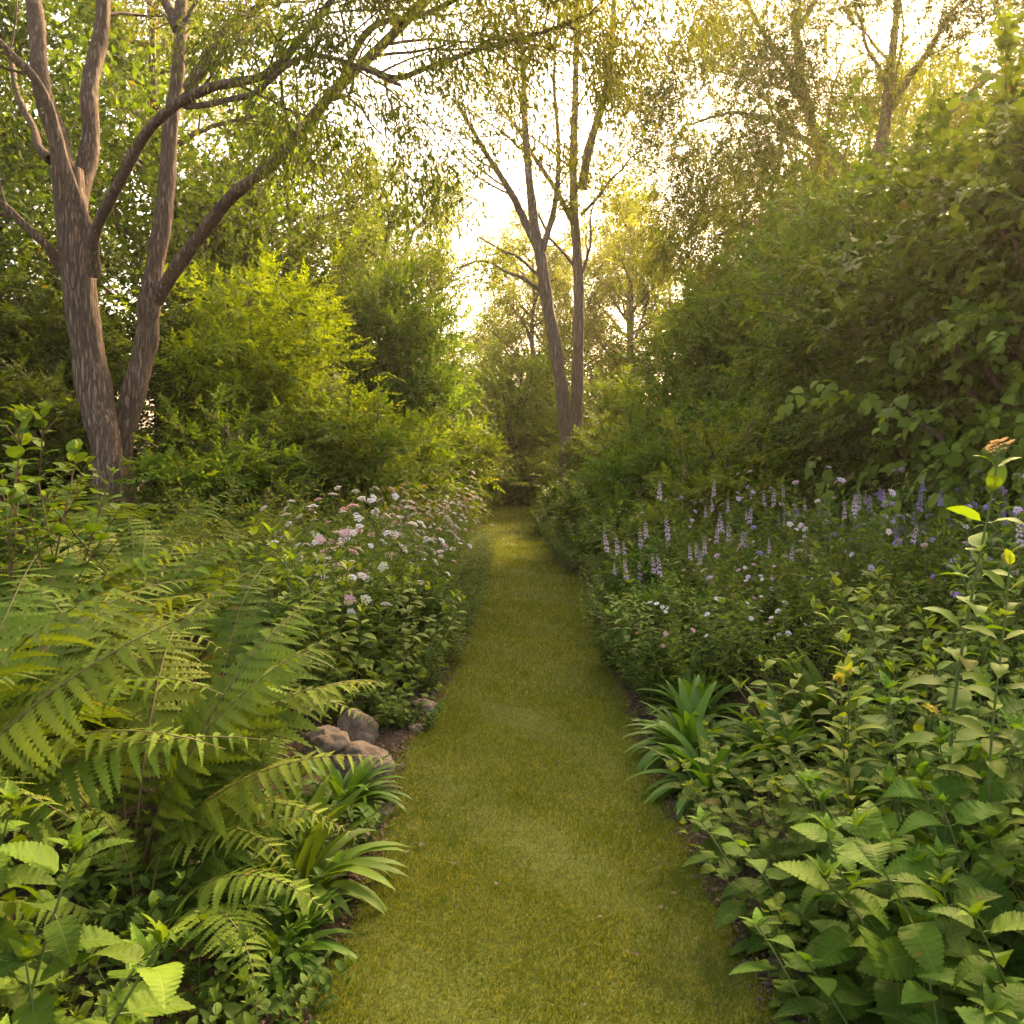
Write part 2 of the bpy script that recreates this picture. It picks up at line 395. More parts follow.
# fern
def pinna(n=15, curl=.2, pl=.095, seed=0):
    mb = MB(); t = np.linspace(.05, .97, n)
    tp = Tpl([(-.3, 0, 0), (.3, 0, 0), (.26, .55, .03), (0, 1, -.06), (-.26, .5, .03)], [(0, 1, 2), (0, 2, 4), (4, 2, 3)])
    P = np.stack([0*t, t, -curl*t*t], 1)
    for s in (1, -1):
        Y = np.stack([s*np.ones(n), .5+0*t, -.12+0*t], 1)
        S = pl*(1-t)**.6+.015
        mb.place(tp, P, Y, [0, 0, 1], S, SX=.047/np.maximum(S, .02)*1.15)
    tip = np.array([[0, 0, 0], [.012, .5, -curl*.25], [-.012, .5, -curl*.25], [0, 1, -curl]])
    mb.raw(tip, [(0, 1, 2), (1, 3, 2)])
    return mb.tpl()
PINNA = [leaf(26, .088, .16, .75, .12, .05, c, serr=.30, wave=.1) for c in (-.15, -.4, -.8)]
PINNA_LO = [leaf(12, .09, .16, .75, .12, .05, c, serr=.3) for c in (-.2, -.6)]
def frond(th0, th1, mat, lo=False, npair=24, maxl=.21, name='frond', r=None, fs=.22):
    r = r or rng; mb = MB()
    n = 16; t = np.linspace(0, 1, n); th = th0 + (th1-th0)*t**1.25
    y = np.concatenate([[0], np.cumsum(np.sin((th[1:]+th[:-1])/2))])/(n-1); z = np.concatenate([[0], np.cumsum(np.cos((th[1:]+th[:-1])/2))])/(n-1)
    x = r.normal(0, .07)*np.sin(t*2.5)
    C = np.stack([x, y, z], 1)
    mb.tube(C, np.linspace(.005, .001, n), 5, mi=1)
    q = np.linspace(fs, .985, npair)
    P = np.stack([np.interp(q, t, C[:, j]) for j in range(3)], 1)
    tan = nrm(np.stack([np.interp(q, t, np.gradient(C[:, j])) for j in range(3)], 1))
    nor = nrm(np.cross(np.array([1., 0, 0]), tan))      # upper side
    prof = np.interp(q, [fs, fs+.12, fs+.25, .7, .9, 1], [.55, .9, 1, .62, .25, .05])*maxl
    pn = PINNA_LO if lo else PINNA
    for s in (1, -1):
        Y = np.array([s*1., 0, 0])[None]*1.0 + tan*.30 - nor*.16 + r.normal(0, .07, (npair, 3))
        ch = r.integers(0, len(pn), npair)
        for ci, tp in enumerate(pn):
            k = ch == ci
            mb.place(tp, P[k], Y[k], nor[k]+r.normal(0, .12, (k.sum(), 3)), prof[k]*r.uniform(.78, 1.12, k.sum()), age=.55*(q[k] > .8))
    return mb.mesh(name, [M[mat], M['rachis']])
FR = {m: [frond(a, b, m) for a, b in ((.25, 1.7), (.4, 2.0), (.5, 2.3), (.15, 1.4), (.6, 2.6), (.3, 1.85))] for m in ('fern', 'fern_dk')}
FRLO = [frond(a, b, 'fern', True, 18) for a, b in ((.3, 1.8), (.5, 2.1), (.2, 1.5))]
def fern_parts(n, L, mat='fern', lo=False, angs=None, r=None):
    r = r or rng; ps = []
    src = FRLO if lo else FR[mat]; n = len(angs) if angs else n
    for k in range(n):
        if angs: a, v, l = angs[k]
        else: a, v, l = k*2*PI/n*1.62 + r.normal(0, .2), r.integers(0, len(src)), L*r.uniform(.8, 1.1)
        mt = Matrix.Rotation(a, 4, 'Z') @ Matrix.Rotation(r.normal(0, .12), 4, 'Y') @ Matrix.Scale(l, 4)
        mt = Matrix.Translation((-.03*math.sin(a), .03*math.cos(a), 0)) @ mt
        ps.append(('frond', src[v], mt))
    return ps

# flowers (unit about 1 = head radius)
def flower_umbel(col, centre='cream', n=16, name='umbel'):
    mb = MB(); pet = leaf_x(.3, .2, .1)
    for k in range(n):
        a = k*2.4; q = math.sqrt((k+.5)/n)*.8; c = np.array([math.cos(a)*q, math.sin(a)*q, .45*(1-q*q)+rng.uniform(-.08, .08)])
        ang = np.arange(5)*2*PI/5+rng.uniform(0, 1)
        mb.place(pet, np.repeat(c[None], 5, 0), np.stack([np.cos(ang), np.sin(ang), .4+0*ang], 1), [0, 0, 1], .3)
        mb.tube(np.stack([[0, 0, -.6], c]), .025, 3, mi=1)
    return mb.mesh(name, [M[col], M['stem']], smooth=False)
def flower_daisy(col, centre='yellow', n=13, name='daisy'):
    mb = MB(); pet = leaf(3, .13, .5, .35, .1, .25, -.1)
    ang = np.arange(n)*2*PI/n
    mb.place(pet, np.stack([np.cos(ang)*.15, np.sin(ang)*.15, 0*ang], 1), np.stack([np.cos(ang), np.sin(ang), 0*ang+.05], 1), [0, 0, 1], .85)
    V = [(0, 0, .2)] + [(.22*math.cos(a), .22*math.sin(a), .05) for a in ang]
    mb.raw(V, [(0, i+1, (i+1) % n+1) for i in range(n)], mi=1)
    return mb.mesh(name, [M[col], M[centre]], smooth=False)
def flower_spike(col, n=26, name='spike', H=4.2, R=.8):
    mb = MB(); pet = leaf(3, .3, .6, .5, .5, -.2, -.9)
    t = np.linspace(0, 1, n); a = np.arange(n)*2.4
    P = np.stack([.12*np.cos(a), .12*np.sin(a), t*H+rng.normal(0, .12, n)], 1)
    Y = np.stack([np.cos(a), np.sin(a), -.15+.5*t], 1)
    for da in (-.5, .5, 0):
        Y2 = np.stack([np.cos(a+da), np.sin(a+da), -.2+.5*t + (.6 if da == 0 else 0)], 1)
        mb.place(pet, P, Y2, [0, 0, 1], R*(1-.65*t)*rng.uniform(.7, 1.1, n))
    mb.tube(np.array([[0, 0, -.5], [0, 0, H*.5], [0, 0, H*1.05]]), [.1, .08, .03], 4, mi=1)
    return mb.mesh(name, [M[col], M['stem']], smooth=False)
FL = {}
for c in ('white', 'pink', 'blush', 'orange', 'cream', 'lilac', 'yellow', 'tan', 'purple'): FL['umbel_'+c] = flower_umbel(c, name='umbel_'+c)
for c, k in (('white', 'yellow'), ('magenta', 'tan'), ('lilac', 'cream'), ('yellow', 'tan')): FL['daisy_'+c] = flower_daisy(c, k, name='daisy_'+c)
for c in ('lilac', 'purple', 'pink', 'blush'): FL['spike_'+c] = flower_spike(c, name='spike_'+c)

def with_flowers(proto, kinds, size, share=.7, r=None):
    """adds a flower child at some of the stem tips"""
    r = r or rng; ps = list(proto['parts'])
    for p, d in proto['tips']:
        if r.uniform() > share: continue
        k = kinds[r.integers(0, len(kinds))]
        z = Vector(d + r.normal(0, .25, 3) if 'spike' not in k else np.array([0, 0, 1.]) + .15*d + r.normal(0, .06, 3)); 
        mt = Matrix.Translation(Vector(p)+Vector(d)*size*.3) @ z.to_track_quat('Z', 'Y').to_matrix().to_4x4() @ Matrix.Scale(size*r.uniform(.7, 1.2), 4)
        ps.append(('flower', FL[k], mt))
    return ps

# ------------------------------------------------------------------ shrubs and trees
def shrub(lobes, nspray, sp, size, mat, r=None, name='shrub', up=.25, inner=.25, stems=True, droop=0.0, barkm='twig'):
    """lobes: list of (centre, radii). sprays on the shells, limbs from the ground"""
    r = r or rng
    fm, sm = MB(), MB()
    vol = np.array([l[1][0]*l[1][2] for l in lobes]); pr = vol/vol.sum()
    for (c, rad), p_ in zip(lobes, pr):
        n = int(nspray*p_); c = np.array(c); rad = np.array(rad)
        d = rand_unit(n, r); 
        ph = r.uniform(0, 6.28, 6)
        bump = 1 + .17*np.sin(d[:, 0]*5+ph[0])*np.sin(d[:, 2]*6+ph[1]) + .10*np.sin(d[:, 1]*9+ph[2]+d[:, 2]*7) + .07*np.sin(d[:, 0]*15+ph[3])*np.sin(d[:, 2]*14+ph[4])
        npad = max(14, n//22); dp = rand_unit(npad, r); qp = r.uniform(.62, 1.02, npad)
        bp_ = 1 + .16*np.sin(dp[:, 0]*5+ph[0])*np.sin(dp[:, 2]*6+ph[1])
        cp = c + dp*rad*(qp*bp_)[:, None]; ip = r.integers(0, npad, n)
        pr_ = max(rad)*r.uniform(.20, .38, npad)
        off = r.normal(size=(n, 3))*np.array([.62, .62, .20])*pr_[ip][:, None]; off[:, 2] -= .35*(off[:, 0]**2+off[:, 1]**2)/pr_[ip]
        P = cp[ip] + off; d = nrm(d*.25 + dp[ip]*.6 + nrm(off)*.7)
        deep = r.uniform(size=n) < inner*.5; P[deep] = c + rand_unit(int(deep.sum()), r)*rad*r.uniform(.3, .8, int(deep.sum()))[:, None]
        keep = P[:, 2] > .05; P, d = P[keep], d[keep]; n = len(P)
        Y = nrm(d + np.array([0, 0, up-droop]) + r.normal(0, .4, (n, 3)))
        Z = nrm(d*.5+np.array([0, 0, 1.]) + r.normal(0, .3, (n, 3)))
        ch = r.integers(0, len(sp), n)
        for i, tp in enumerate(sp):
            k = ch == i
            fm.place(tp, P[k]-Y[k]*size*.4, Y[k], Z[k], size*r.uniform(.7, 1.3, k.sum()), age=.5*(r.uniform(size=k.sum()) < .15))
        for wk in range(max(3, n//70)):
            dw = rand_unit(1, r)[0]; dw[2] = abs(dw[2])*.9
            p0 = c + dw*rad*.9; dv = nrm(dw + np.array([0, 0, .35]) + r.normal(0, .3, 3)); Lw = max(rad)*r.uniform(.3, .65)
            tq = np.linspace(0, 1, 6)[:, None]; cv = p0 + dv*Lw*tq - np.array([0, 0, 1])*Lw*.18*tq**2
            sm.tube(cv, np.linspace(.008, .003, 6), 3)
            m = max(4, int(Lw/size*5)); f = r.uniform(.1, 1, m); Pw = np.stack([np.interp(f, tq[:, 0], cv[:, j]) for j in range(3)], 1)
            fm.place(sp[0], Pw, nrm(dv + r.normal(0, .55, (m, 3))), np.array([0, 0, 1])+r.normal(0, .3, (m, 3)), size*r.uniform(.5, .85, m), age=.35)
        if stems:
            base = np.array([c[0]*.25+r.normal(0, .1), c[1]*.25+r.normal(0, .1), 0])
            for b in range(5):
                e = c + rand_unit(1, r)[0]*rad*.85
                t = np.linspace(0, 1, 8)[:, None]
                mid = base*.5+e*.5 + np.array([0, 0, .25*e[2]]) + r.normal(0, .1, 3)
                pts = base*(1-t)**2 + 2*mid*t*(1-t) + e*t*t + r.normal(0, .02, (8, 3))
                rr = .028*max(rad)+.014
                sm.tube(pts, np.linspace(rr, rr*.2, 8), 5)
    ps = [('foliage', fm.mesh(name+'_foliage', M[mat]))]
    if stems: ps.append(('stem', sm.mesh(name+'_stems', M[barkm])))
    return dict(parts=ps, tips=[])

def wig(pts, amp, r, n=None):
    """smooth resample of a polyline (Catmull-Rom) with slight waver"""
    pts = np.asarray(pts, float); m = len(pts); n = n or m*5
    q = np.linspace(0, m-1, n); out = []
    ext = np.vstack([2*pts[0]-pts[1], pts, 2*pts[-1]-pts[-2]])
    for x in q:
        i = min(int(x), m-2); u = x-i; a, b, c, d = ext[i], ext[i+1], ext[i+2], ext[i+3]
        out.append(.5*((2*b)+(-a+c)*u+(2*a-5*b+4*c-d)*u*u+(-a+3*b-3*c+d)*u**3))
    out = np.array(out); ph = r.uniform(0, 6.28, 3); fr = r.uniform(4, 9, 3); t = np.linspace(0, 1, n)
    return out + amp*np.stack([np.sin(t*fr[j]*2+ph[j]) for j in range(3)], 1)*np.sin(t*PI)[:, None]

class Tree:
    def __init__(s, r): s.r = r; s.tw = MB(); s.tips = []
    def grow(s, p, d, L, rad, lev, up=.1, maxlev=3, nch=5, spread=.9, leafy_from=2):
        r = s.r; n = 7 if lev < 2 else 4
        t = np.linspace(0, 1, n); d = nrm(d); pts = [np.array(p)]
        cur = d.copy()
        for i in range(n-1):
            cur = nrm(cur + r.normal(0, .13, 3) + np.array([0, 0, up*.35])); pts.append(pts[-1]+cur*L/(n-1))
        pts = np.array(pts); r1 = rad*.35
        s.tw.tube(pts, np.linspace(rad, r1, n), 6 if lev < 2 else 3)
        if lev >= leafy_from: s.tips.append((pts[0], pts[-1]))
        if lev < maxlev:
            for k in range(nch):
                f = .25 + .75*(k+r.uniform(0, .8))/nch; f = min(f, 1)
                i = min(int(f*(n-1)), n-2); q = pts[i]+(pts[i+1]-pts[i])*(f*(n-1)-i if f < 1 else 1)
                dd = nrm(pts[i+1]-pts[i]); perp = nrm(np.cross(dd, r.normal(size=3)))
                s.grow(q, dd+perp*spread*r.uniform(.5, 1.2), L*r.uniform(.42, .62), max(rad*(1-.5*f)*.5, .003), lev+1, up, maxlev, nch, spread, leafy_from)
    def leaves(s, tp, per, size, mat, name, hang=.8, jit=.12, out=.5):
        r = s.r; A = np.array([a for a, b in s.tips]); B = np.array([b for a, b in s.tips]); n = len(A)*per
        f = r.uniform(.2, 1.1, n)[:, None]; A = np.repeat(A, per, 0); B = np.repeat(B, per, 0)
        P = A*(1-f)+B*f + r.normal(0, jit, (n, 3))
        Y = nrm(B-A)*out + r.normal(0, .45, (n, 3)) + np.array([0, 0, -hang])
        Z = r.normal(0, 1, (n, 3))+np.array([0, 0, .6])
        mb = MB(); ch = r.integers(0, len(tp), n)
        for i, t_ in enumerate(tp):
            k = ch == i; mb.place(t_, P[k], Y[k], Z[k], size*r.uniform(.65, 1.25, k.sum()))
        return mb.mesh(name, M[mat])

LX = [leaf_x(.14, .25, .15), leaf_x(.11, .2, .25), leaf_x(.17, .3, .05)]       # narrow gum leaves
LW = [leaf_x(.27, .25, .15), leaf_x(.32, .3, .2)]
SP_LO = [spray(leaf_x(.27, .25, .1), 8, .36) for _ in range(3)]
SP_NARROW = [spray(leaf_x(.14, .25, .2), 9, .42) for _ in range(3)]
SP_MID = [spray(leaf_lo(.28, .25, .15), 8, .36) for _ in range(4)]
SP_BIG = [spray(leaf(4, .34, .6, .8, .25, .2, -.6), 7, .42, flat=.7) for _ in range(4)]
SP_LACE = [spray(leaf_lo(.16, .2, .1), 13, .34, 1.3, flat=.9, droop=.15) for _ in range(3)]

# ------------------------------------------------------------------ path edges
YL = np.array([0, 2.43, 3.24, 4.5, 5.57, 7.3, 9.3, 12.7, 18, 24, 27]); XL = np.array([-.62, -.60, -.54, -.58, -.46, -.39, -.34, -.40, -.55, -.66, -1.0])
YR = np.array([0, 2.43, 3.1, 4.0, 5.57, 7.3, 9.3, 10.6, 11.6, 14.6, 18, 24, 27]); XR = np.array([.72, .74, .72, .70, .73, .77, .84, .82, .68, .60, .60, .64, .6])
def xl(y): return np.interp(y, YL, XL)
def xr(y): return np.interp(y, YR, XR)

def gz(x, y):
    d = np.maximum(xl(y)-x, x-xr(y)); return .012 + .05*np.clip(d, 0, .3) + .13*np.clip(d-.3, 0, 3.4)

# ================================================================== SETTING
def ground_mat():
    m, N, L = new_mat('soil')
    P = N.new('ShaderNodeBsdfPrincipled'); P.inputs['Roughness'].default_value = .95; P.inputs['Specular IOR Level'].default_value = .15
    tc = N.new('ShaderNodeTexCoord')
    n1 = N.new('ShaderNodeTexNoise'); n1.inputs['Scale'].default_value = 14; n1.inputs['Detail'].default_value = 8; n1.inputs['Roughness'].default_value = .7
    n2 = N.new('ShaderNodeTexVoronoi'); n2.inputs['Scale'].default_value = 45
    for n in (n1, n2): L.new(tc.outputs['Object'], n.inputs['Vector'])
    c = mixc(N, L, mth(N, L, 'MULTIPLY_ADD', n1.outputs[0], 2.2, -.6, clamp=True), (.028, .018, .010), (.085, .055, .032))
    c = mixc(N, L, mth(N, L, 'MULTIPLY', n2.outputs['Distance'], .6, clamp=True), c, (.06, .04, .022))
    L.new(c, P.inputs['Base Color'])
    bp = N.new('ShaderNodeBump'); bp.inputs['Distance'].default_value = .03; bp.inputs['Strength'].default_value = .9
    L.new(mth(N, L, 'ADD', n1.outputs[0], mth(N, L, 'MULTIPLY', n2.outputs['Distance'], .5)), bp.inputs['Height']); L.new(bp.outputs[0], P.inputs['Normal'])
    o = N.new('ShaderNodeOutputMaterial'); L.new(P.outputs[0], o.inputs[0]); return m
def build_ground():
    mb = MB(); xs = np.concatenate([np.linspace(-60, -8, 14), np.linspace(-7, 7, 71), np.linspace(8, 60, 14)])
    ys = np.concatenate([np.linspace(-20, 0, 5), np.linspace(.25, 27, 108), np.linspace(30, 80, 14)])
    X, Y = np.meshgrid(xs, ys); inside = (X > xl(Y)-.02) & (X < xr(Y)+.02) & (Y < 26.5)
    
    Z = np.where(inside, -.012, gz(X, Y) + .012*np.sin(X*9+Y*5)*np.sin(Y*7-X*3))
    nx = len(xs); i, j = np.meshgrid(np.arange(len(ys)-1), np.arange(nx-1), indexing='ij'); a = (i*nx+j).ravel()
    mb.raw(np.stack([X.ravel(), Y.ravel(), Z.ravel()], 1), np.concatenate([np.stack([a, a+1, a+nx+1], 1), np.stack([a, a+nx+1, a+nx], 1)]))
    tag(link('ground', mb.mesh('ground', ground_mat())), kind='structure')
    # lawn base sheet
    mb = MB(); ys = np.linspace(-.5, 26.4, 270); k = 12
    w_ = .015*np.sin(ys*7)+.012*np.sin(ys*17+1)
    u = np.linspace(0, 1, k)[None]; A = (xl(ys)+w_)[:, None]; B = (xr(ys)-w_)[:, None]
    X = A*(1-u)+B*u; Y = np.repeat(ys[:, None], k, 1); Z = .006 + .012*np.sin(u*PI)+.004*np.sin(X*6+Y*4)
    i, j = np.meshgrid(np.arange(len(ys)-1), np.arange(k-1), indexing='ij'); a = (i*k+j).ravel()
    mb.raw(np.stack([X.ravel(), Y.ravel(), Z.ravel()], 1), np.concatenate([np.stack([a, a+1, a+k+1], 1), np.stack([a, a+k+1, a+k], 1)]))
    tag(link('grass_path', mb.mesh('grass_path', simple('turf_base', (.085, .105, .010), .95, (.05, .065, .007), 60, .5))), kind='structure')
def grass_mat():
    m, N, L = new_mat('grass_blades')
    geo = N.new('ShaderNodeNewGeometry'); tc = N.new('ShaderNodeTexCoord'); at = N.new('ShaderNodeAttribute'); at.attribute_name = 'age'
    n1 = N.new('ShaderNodeTexNoise'); n1.inputs['Scale'].default_value = 2.2; n1.inputs['Detail'].default_value = 3
    n2 = N.new('ShaderNodeTexNoise'); n2.inputs['Scale'].default_value = 13; n2.inputs['Detail'].default_value = 3
    for n in (n1, n2): L.new(tc.outputs['Object'], n.inputs['Vector'])
    rnd = geo.outputs['Random Per Island']
    c = mixc(N, L, rnd, (.072, .112, .006), (.148, .182, .010))
    patch = mth(N, L, 'MULTIPLY_ADD', mth(N, L, 'ADD', mth(N, L, 'MULTIPLY', n1.outputs[0], .6), mth(N, L, 'MULTIPLY', n2.outputs[0], .6)), 2.6, -1.15, clamp=True)
    r2 = mth(N, L, 'FRACT', mth(N, L, 'MULTIPLY', rnd, 91.3))
    straw = mth(N, L, 'MULTIPLY', mth(N, L, 'LESS_THAN', r2, mth(N, L, 'MULTIPLY_ADD', patch, .45, .07)), .85)
    c = mixc(N, L, straw, c, (.33, .30, .055))
    P = N.new('ShaderNodeBsdfPrincipled'); P.inputs['Roughness'].default_value = .8; P.inputs['Specular IOR Level'].default_value = .06
    L.new(c, P.inputs['Base Color']); T = N.new('ShaderNodeBsdfTranslucent'); L.new(mixc(N, L, 1., c, (1.3, 1.25, .6), 'MULTIPLY'), T.inputs[0])
    mx = N.new('ShaderNodeMixShader'); mx.inputs[0].default_value = .35; L.new(P.outputs[0], mx.inputs[1]); L.new(T.outputs[0], mx.inputs[2])
    o = N.new('ShaderNodeOutputMaterial'); L.new(mx.outputs[0], o.inputs[0]); return m
def build_grass():
    mb = MB(); tp = Tpl([(-.5, 0, 0), (.5, 0, 0), (.12, .6, .12), (0, 1, .3)], [(0, 1, 2), (0, 2, 3)])
    for y0, y1, dens, wd, ht in ((1.2, 3.2, 38000, .0030, .016), (3.2, 5.5, 22000, .004, .018), (5.5, 9, 8000, .006, .026), (9, 15, 3500, .009, .028), (15, 26, 1300, .014, .03)):
        n = int((y1-y0)*1.3*dens); y = rng.uniform(y0, y1, n); u = rng.uniform(0, 1, n)
        x = (xl(y)-.025)*(1-u)+(xr(y)+.025)*u + rng.normal(0, .012, n)
        th = rng.uniform(0, 2*PI, n); el = np.clip(rng.normal(.6, .4, n), .1, 1.5)
        Yd = np.stack([np.cos(th)*np.cos(el), np.sin(th)*np.cos(el), np.sin(el)], 1)
        pt = np.sin(x*7+y*2.1)*np.sin(y*5.3-x*2)+.7*np.sin(x*23+y*9)*np.sin(y*19-x*7)+.5*np.sin(x*61+y*20)*np.sin(y*47)
        h = ht*rng.uniform(.45, 1.3, n)*np.clip(1+.16*pt, .75, 1.5); h = np.where(rng.uniform(size=n) < .004, h*2.2, h)
        # template width 1 means x-scale; use SX for the thin blade
        mb.place(tp, np.stack([x, y, .008+.01*np.sin(np.clip(u, 0, 1)*PI)], 1), Yd, [0, 0, 1], h, SX=wd/h)
    tag(link('lawn_grass', mb.mesh('lawn_grass', grass_mat(), smooth=False)), 'short mown green and straw grass covering the garden path', 'grass', kind='stuff')
def build_litter():
    mb = MB(); n = 9000
    y = rng.uniform(1.8, 9, n)**1.0; side = rng.uniform(size=n) < .5
    off = np.abs(rng.normal(0, .22, n))-.03
    x = np.where(side, xl(y)-off, xr(y)+off)
    tp = Tpl([(-.35, 0, 0), (.35, 0, 0), (.3, 1, .05), (-.25, .9, .1), (0, .5, .35)], [(0, 1, 4), (1, 2, 4), (2, 3, 4), (3, 0, 4)])
    th = rng.uniform(0, 6.28, n)
    mb.place(tp, np.stack([x, y, gz(x, y)+rng.uniform(0, .008, n)], 1), np.stack([np.cos(th), np.sin(th), rng.normal(0, .25, n)], 1), [0, 0, 1], rng.uniform(.006, .028, n), SX=rng.uniform(.3, 1.2, n))
    nf = 160; yf = rng.uniform(1.8, 12, nf); uf = rng.uniform(0, 1, nf); thf = rng.uniform(0, 6.28, nf)
    mb.place(leaf(4, .28, .6, .8, .3, .3, -.4), np.stack([xl(yf)*(1-uf)+xr(yf)*uf, yf, .03+0*uf], 1), np.stack([np.cos(thf), np.sin(thf), rng.normal(0, .2, nf)], 1), [0, 0, 1], rng.uniform(.012, .03, nf))
    m, N, L = new_mat('bark_litter'); P = N.new('ShaderNodeBsdfPrincipled'); P.inputs['Roughness'].default_value = .9
    geo = N.new('ShaderNodeNewGeometry'); L.new(mixc(N, L, geo.outputs['Random Per Island'], (.035, .020, .012), (.15, .095, .055)), P.inputs['Base Color'])
    o = N.new('ShaderNodeOutputMaterial'); L.new(P.outputs[0], o.inputs[0])
    tag(link('leaf_litter', mb.mesh('leaf_litter', m, smooth=False)), 'brown bark chips and leaf litter on the bed soil', 'leaf litter', kind='stuff')
build_ground(); build_grass(); build_litter()

# haze
def build_haze():
    x0, x1, y0, y1, z0, z1 = -61, 61, -21, 81, -1.0, 24
    V = [(x, y, z) for z in (z0, z1) for y in (y0, y1) for x in (x0, x1)]
    me = bpy.data.meshes.new('haze'); me.from_pydata(V, [], [(0, 2, 3, 1), (4, 5, 7, 6), (0, 1, 5, 4), (2, 6, 7, 3), (0, 4, 6, 2), (1, 3, 7, 5)])
    m, N, L = new_mat('haze_air'); v = N.new('ShaderNodeVolumePrincipled')
    v.inputs['Color'].default_value = (1, .90, .68, 1); v.inputs['Density'].default_value = HAZE; v.inputs['Anisotropy'].default_value = .6
    o = N.new('ShaderNodeOutputMaterial'); L.new(v.outputs[0], o.inputs['Volume']); me.materials.append(m)
    tag(link('haze', me), 'warm golden haze hanging in the garden air', 'haze', kind='stuff')
HAZE = 0.0009
build_haze()

# ================================================================== TREES
ORD = ['nearest', 'second', 'third', 'fourth', 'fifth', 'sixth', 'seventh', 'eighth', 'ninth', 'tenth', 'eleventh', 'twelfth', 'thirteenth', 'fourteenth', 'fifteenth',
       'sixteenth', 'seventeenth', 'eighteenth', 'nineteenth', 'twentieth', 'twenty-first', 'twenty-second', 'twenty-third', 'twenty-fourth', 'twenty-fifth', 'twenty-sixth',
       'twenty-seventh', 'twenty-eighth', 'twenty-ninth', 'thirtieth', 'thirty-first', 'thirty-second', 'thirty-third', 'thirty-fourth', 'thirty-fifth', 'thirty-sixth',
       'thirty-seventh', 'thirty-eighth', 'thirty-ninth', 'fortieth']

def pix_tree(name, limbs, barkm, label, seed, leafkw, sub, cat='tree', group=None, wob=.03):
    """limbs: [(part name, [(px,py,d)...], r0, r1, n_side, side length, tree-up)] drawn where they stand in space"""
    r = np.random.default_rng(seed); T = Tree(r); limbmesh = []
    origin = None
    for (pn, pp, r0, r1, ns, sl, upv) in limbs:
        pts = np.array([W(*p) for p in pp]) if not isinstance(pp, np.ndarray) else pp
        if origin is None:
            origin = pts[0].copy(); origin[2] = 0
            pts = np.vstack([[pts[0][0], pts[0][1], -.1], pts]) if pts[0][2] > .05 else pts
        c = wig(pts, wob, r, len(pts)*6); n = len(c)
        mb = MB(); rad = np.linspace(r0, r1, n)*(1+.04*np.sin(np.arange(n)*1.3))
        if pn == 'trunk': rad[:5] *= np.array([1.45, 1.28, 1.15, 1.07, 1.02])
        if r0 > .055:
            nn_ = n*3; q_ = np.linspace(0, n-1, nn_); i0 = np.arange(n)
            c2 = np.stack([np.interp(q_, i0, c[:, j]) for j in range(3)], 1); rad2 = np.interp(q_, i0, rad)
            mb.tube(c2-origin, rad2, 36)
            V_ = mb.V[-1]; cen = np.repeat(c2-origin, 36, 0); dv = V_-cen
            k_ = np.array([noise.noise(Vector((v[0]*16, v[1]*16, v[2]*2.2)))*.09 + noise.noise(Vector((v[0]*5, v[1]*5, v[2]*1.6+9)))*.12 + noise.noise(Vector((v[0]*45, v[1]*45, v[2]*8)))*.035 for v in V_])
            mb.V[-1] = cen + dv*(1+k_)[:, None]
        else: mb.tube(c-origin, rad, 8)
        limbmesh.append((pn, mb.mesh(name+'_'+pn, M[barkm])))
        for k in range(ns):
            f = sub['from'] + (1-sub['from'])*(k+r.uniform())/ns; i = min(int(f*(n-1)), n-2)
            dd = nrm(c[i+1]-c[i]); perp = nrm(np.cross(dd, r.normal(size=3)))
            T.grow(c[i], dd+perp*r.uniform(.6, 1.3), sl*r.uniform(.6, 1.2), max(rad[i]*.35, .008), sub.get('lev0', 1), upv, sub['maxlev'], sub['nch'], .9, sub['leafy'])
    T.tips = [(a-origin, b-origin) for a, b in T.tips]
    T.tw.V = [v-origin for v in T.tw.V]
    parts = [*limbmesh, ('twigs', T.tw.mesh(name+'_twigs', M['twig'] if barkm == 'bark1' else M[barkm])), ('crown', T.leaves(**leafkw, name=name+'_crown'))]
    print(name, 'tips', len(T.tips))
    return put(name, parts, tuple(origin), label=label, cat=cat, group=group)

D1 = 9.0
pix_tree('gum_tree', [
    ('trunk', [(108, 468, D1), (98, 400, D1), (84, 320, D1), (74, 240, D1), (66, 170, D1)], .165, .15, 0, 1, .1),
    ('limb', [(66, 180, D1), (50, 110, D1+.1), (34, 30, D1+.2), (22, -60, D1+.4), (10, -150, D1+.8)], .11, .045, 5, 1.6, .1),
    ('limb', [(74, 230, D1), (88, 140, D1+.3), (96, 60, D1+.5), (104, -40, D1+.8), (112, -140, D1+1)], .105, .05, 5, 1.6, .1),
    ('limb', [(92, 250, D1-.25), (72, 180, D1-.4), (45, 105, D1-.5), (15, 55, D1-.6), (-50, 0, D1-.8)], .06, .03, 4, 1.4, .0),
    ('limb', [(66, 275, D1), (45, 245, D1-.2), (15, 215, D1-.3), (-30, 185, D1-.5)], .055, .025, 5, 1.2, .0),
    ('limb', [(94, 275, D1-.25), (95, 232, D1-.5), (118, 180, D1-.9), (150, 130, D1-1.2), (205, 92, D1-1.6), (265, 72, D1-2), (300, 40, D1-2.2), (340, -10, D1-2.4)], .06, .022, 6, 1.3, -.02),
    ('limb', [(185, 106, D1-1.4), (215, 104, D1-1.6), (255, 92, D1-2), (290, 62, D1-2.4), (345, 62, D1-2.7), (400, 85, D1-3)], .03, .012, 8, .9, -.1),
    ('limb', [(50, 160, D1), (30, 130, D1+.5), (10, 60, D1+1.2), (-20, 20, D1+1.6)], .05, .02, 5, 1.3, .0),
], 'bark1', 'thick rough grey-brown gum forking high, left one of the pair at left', 11,
    dict(tp=LX, per=30, size=.062, mat='euc', hang=.7, jit=.09), dict(maxlev=3, nch=4, leafy=2, **{'from': .55}))
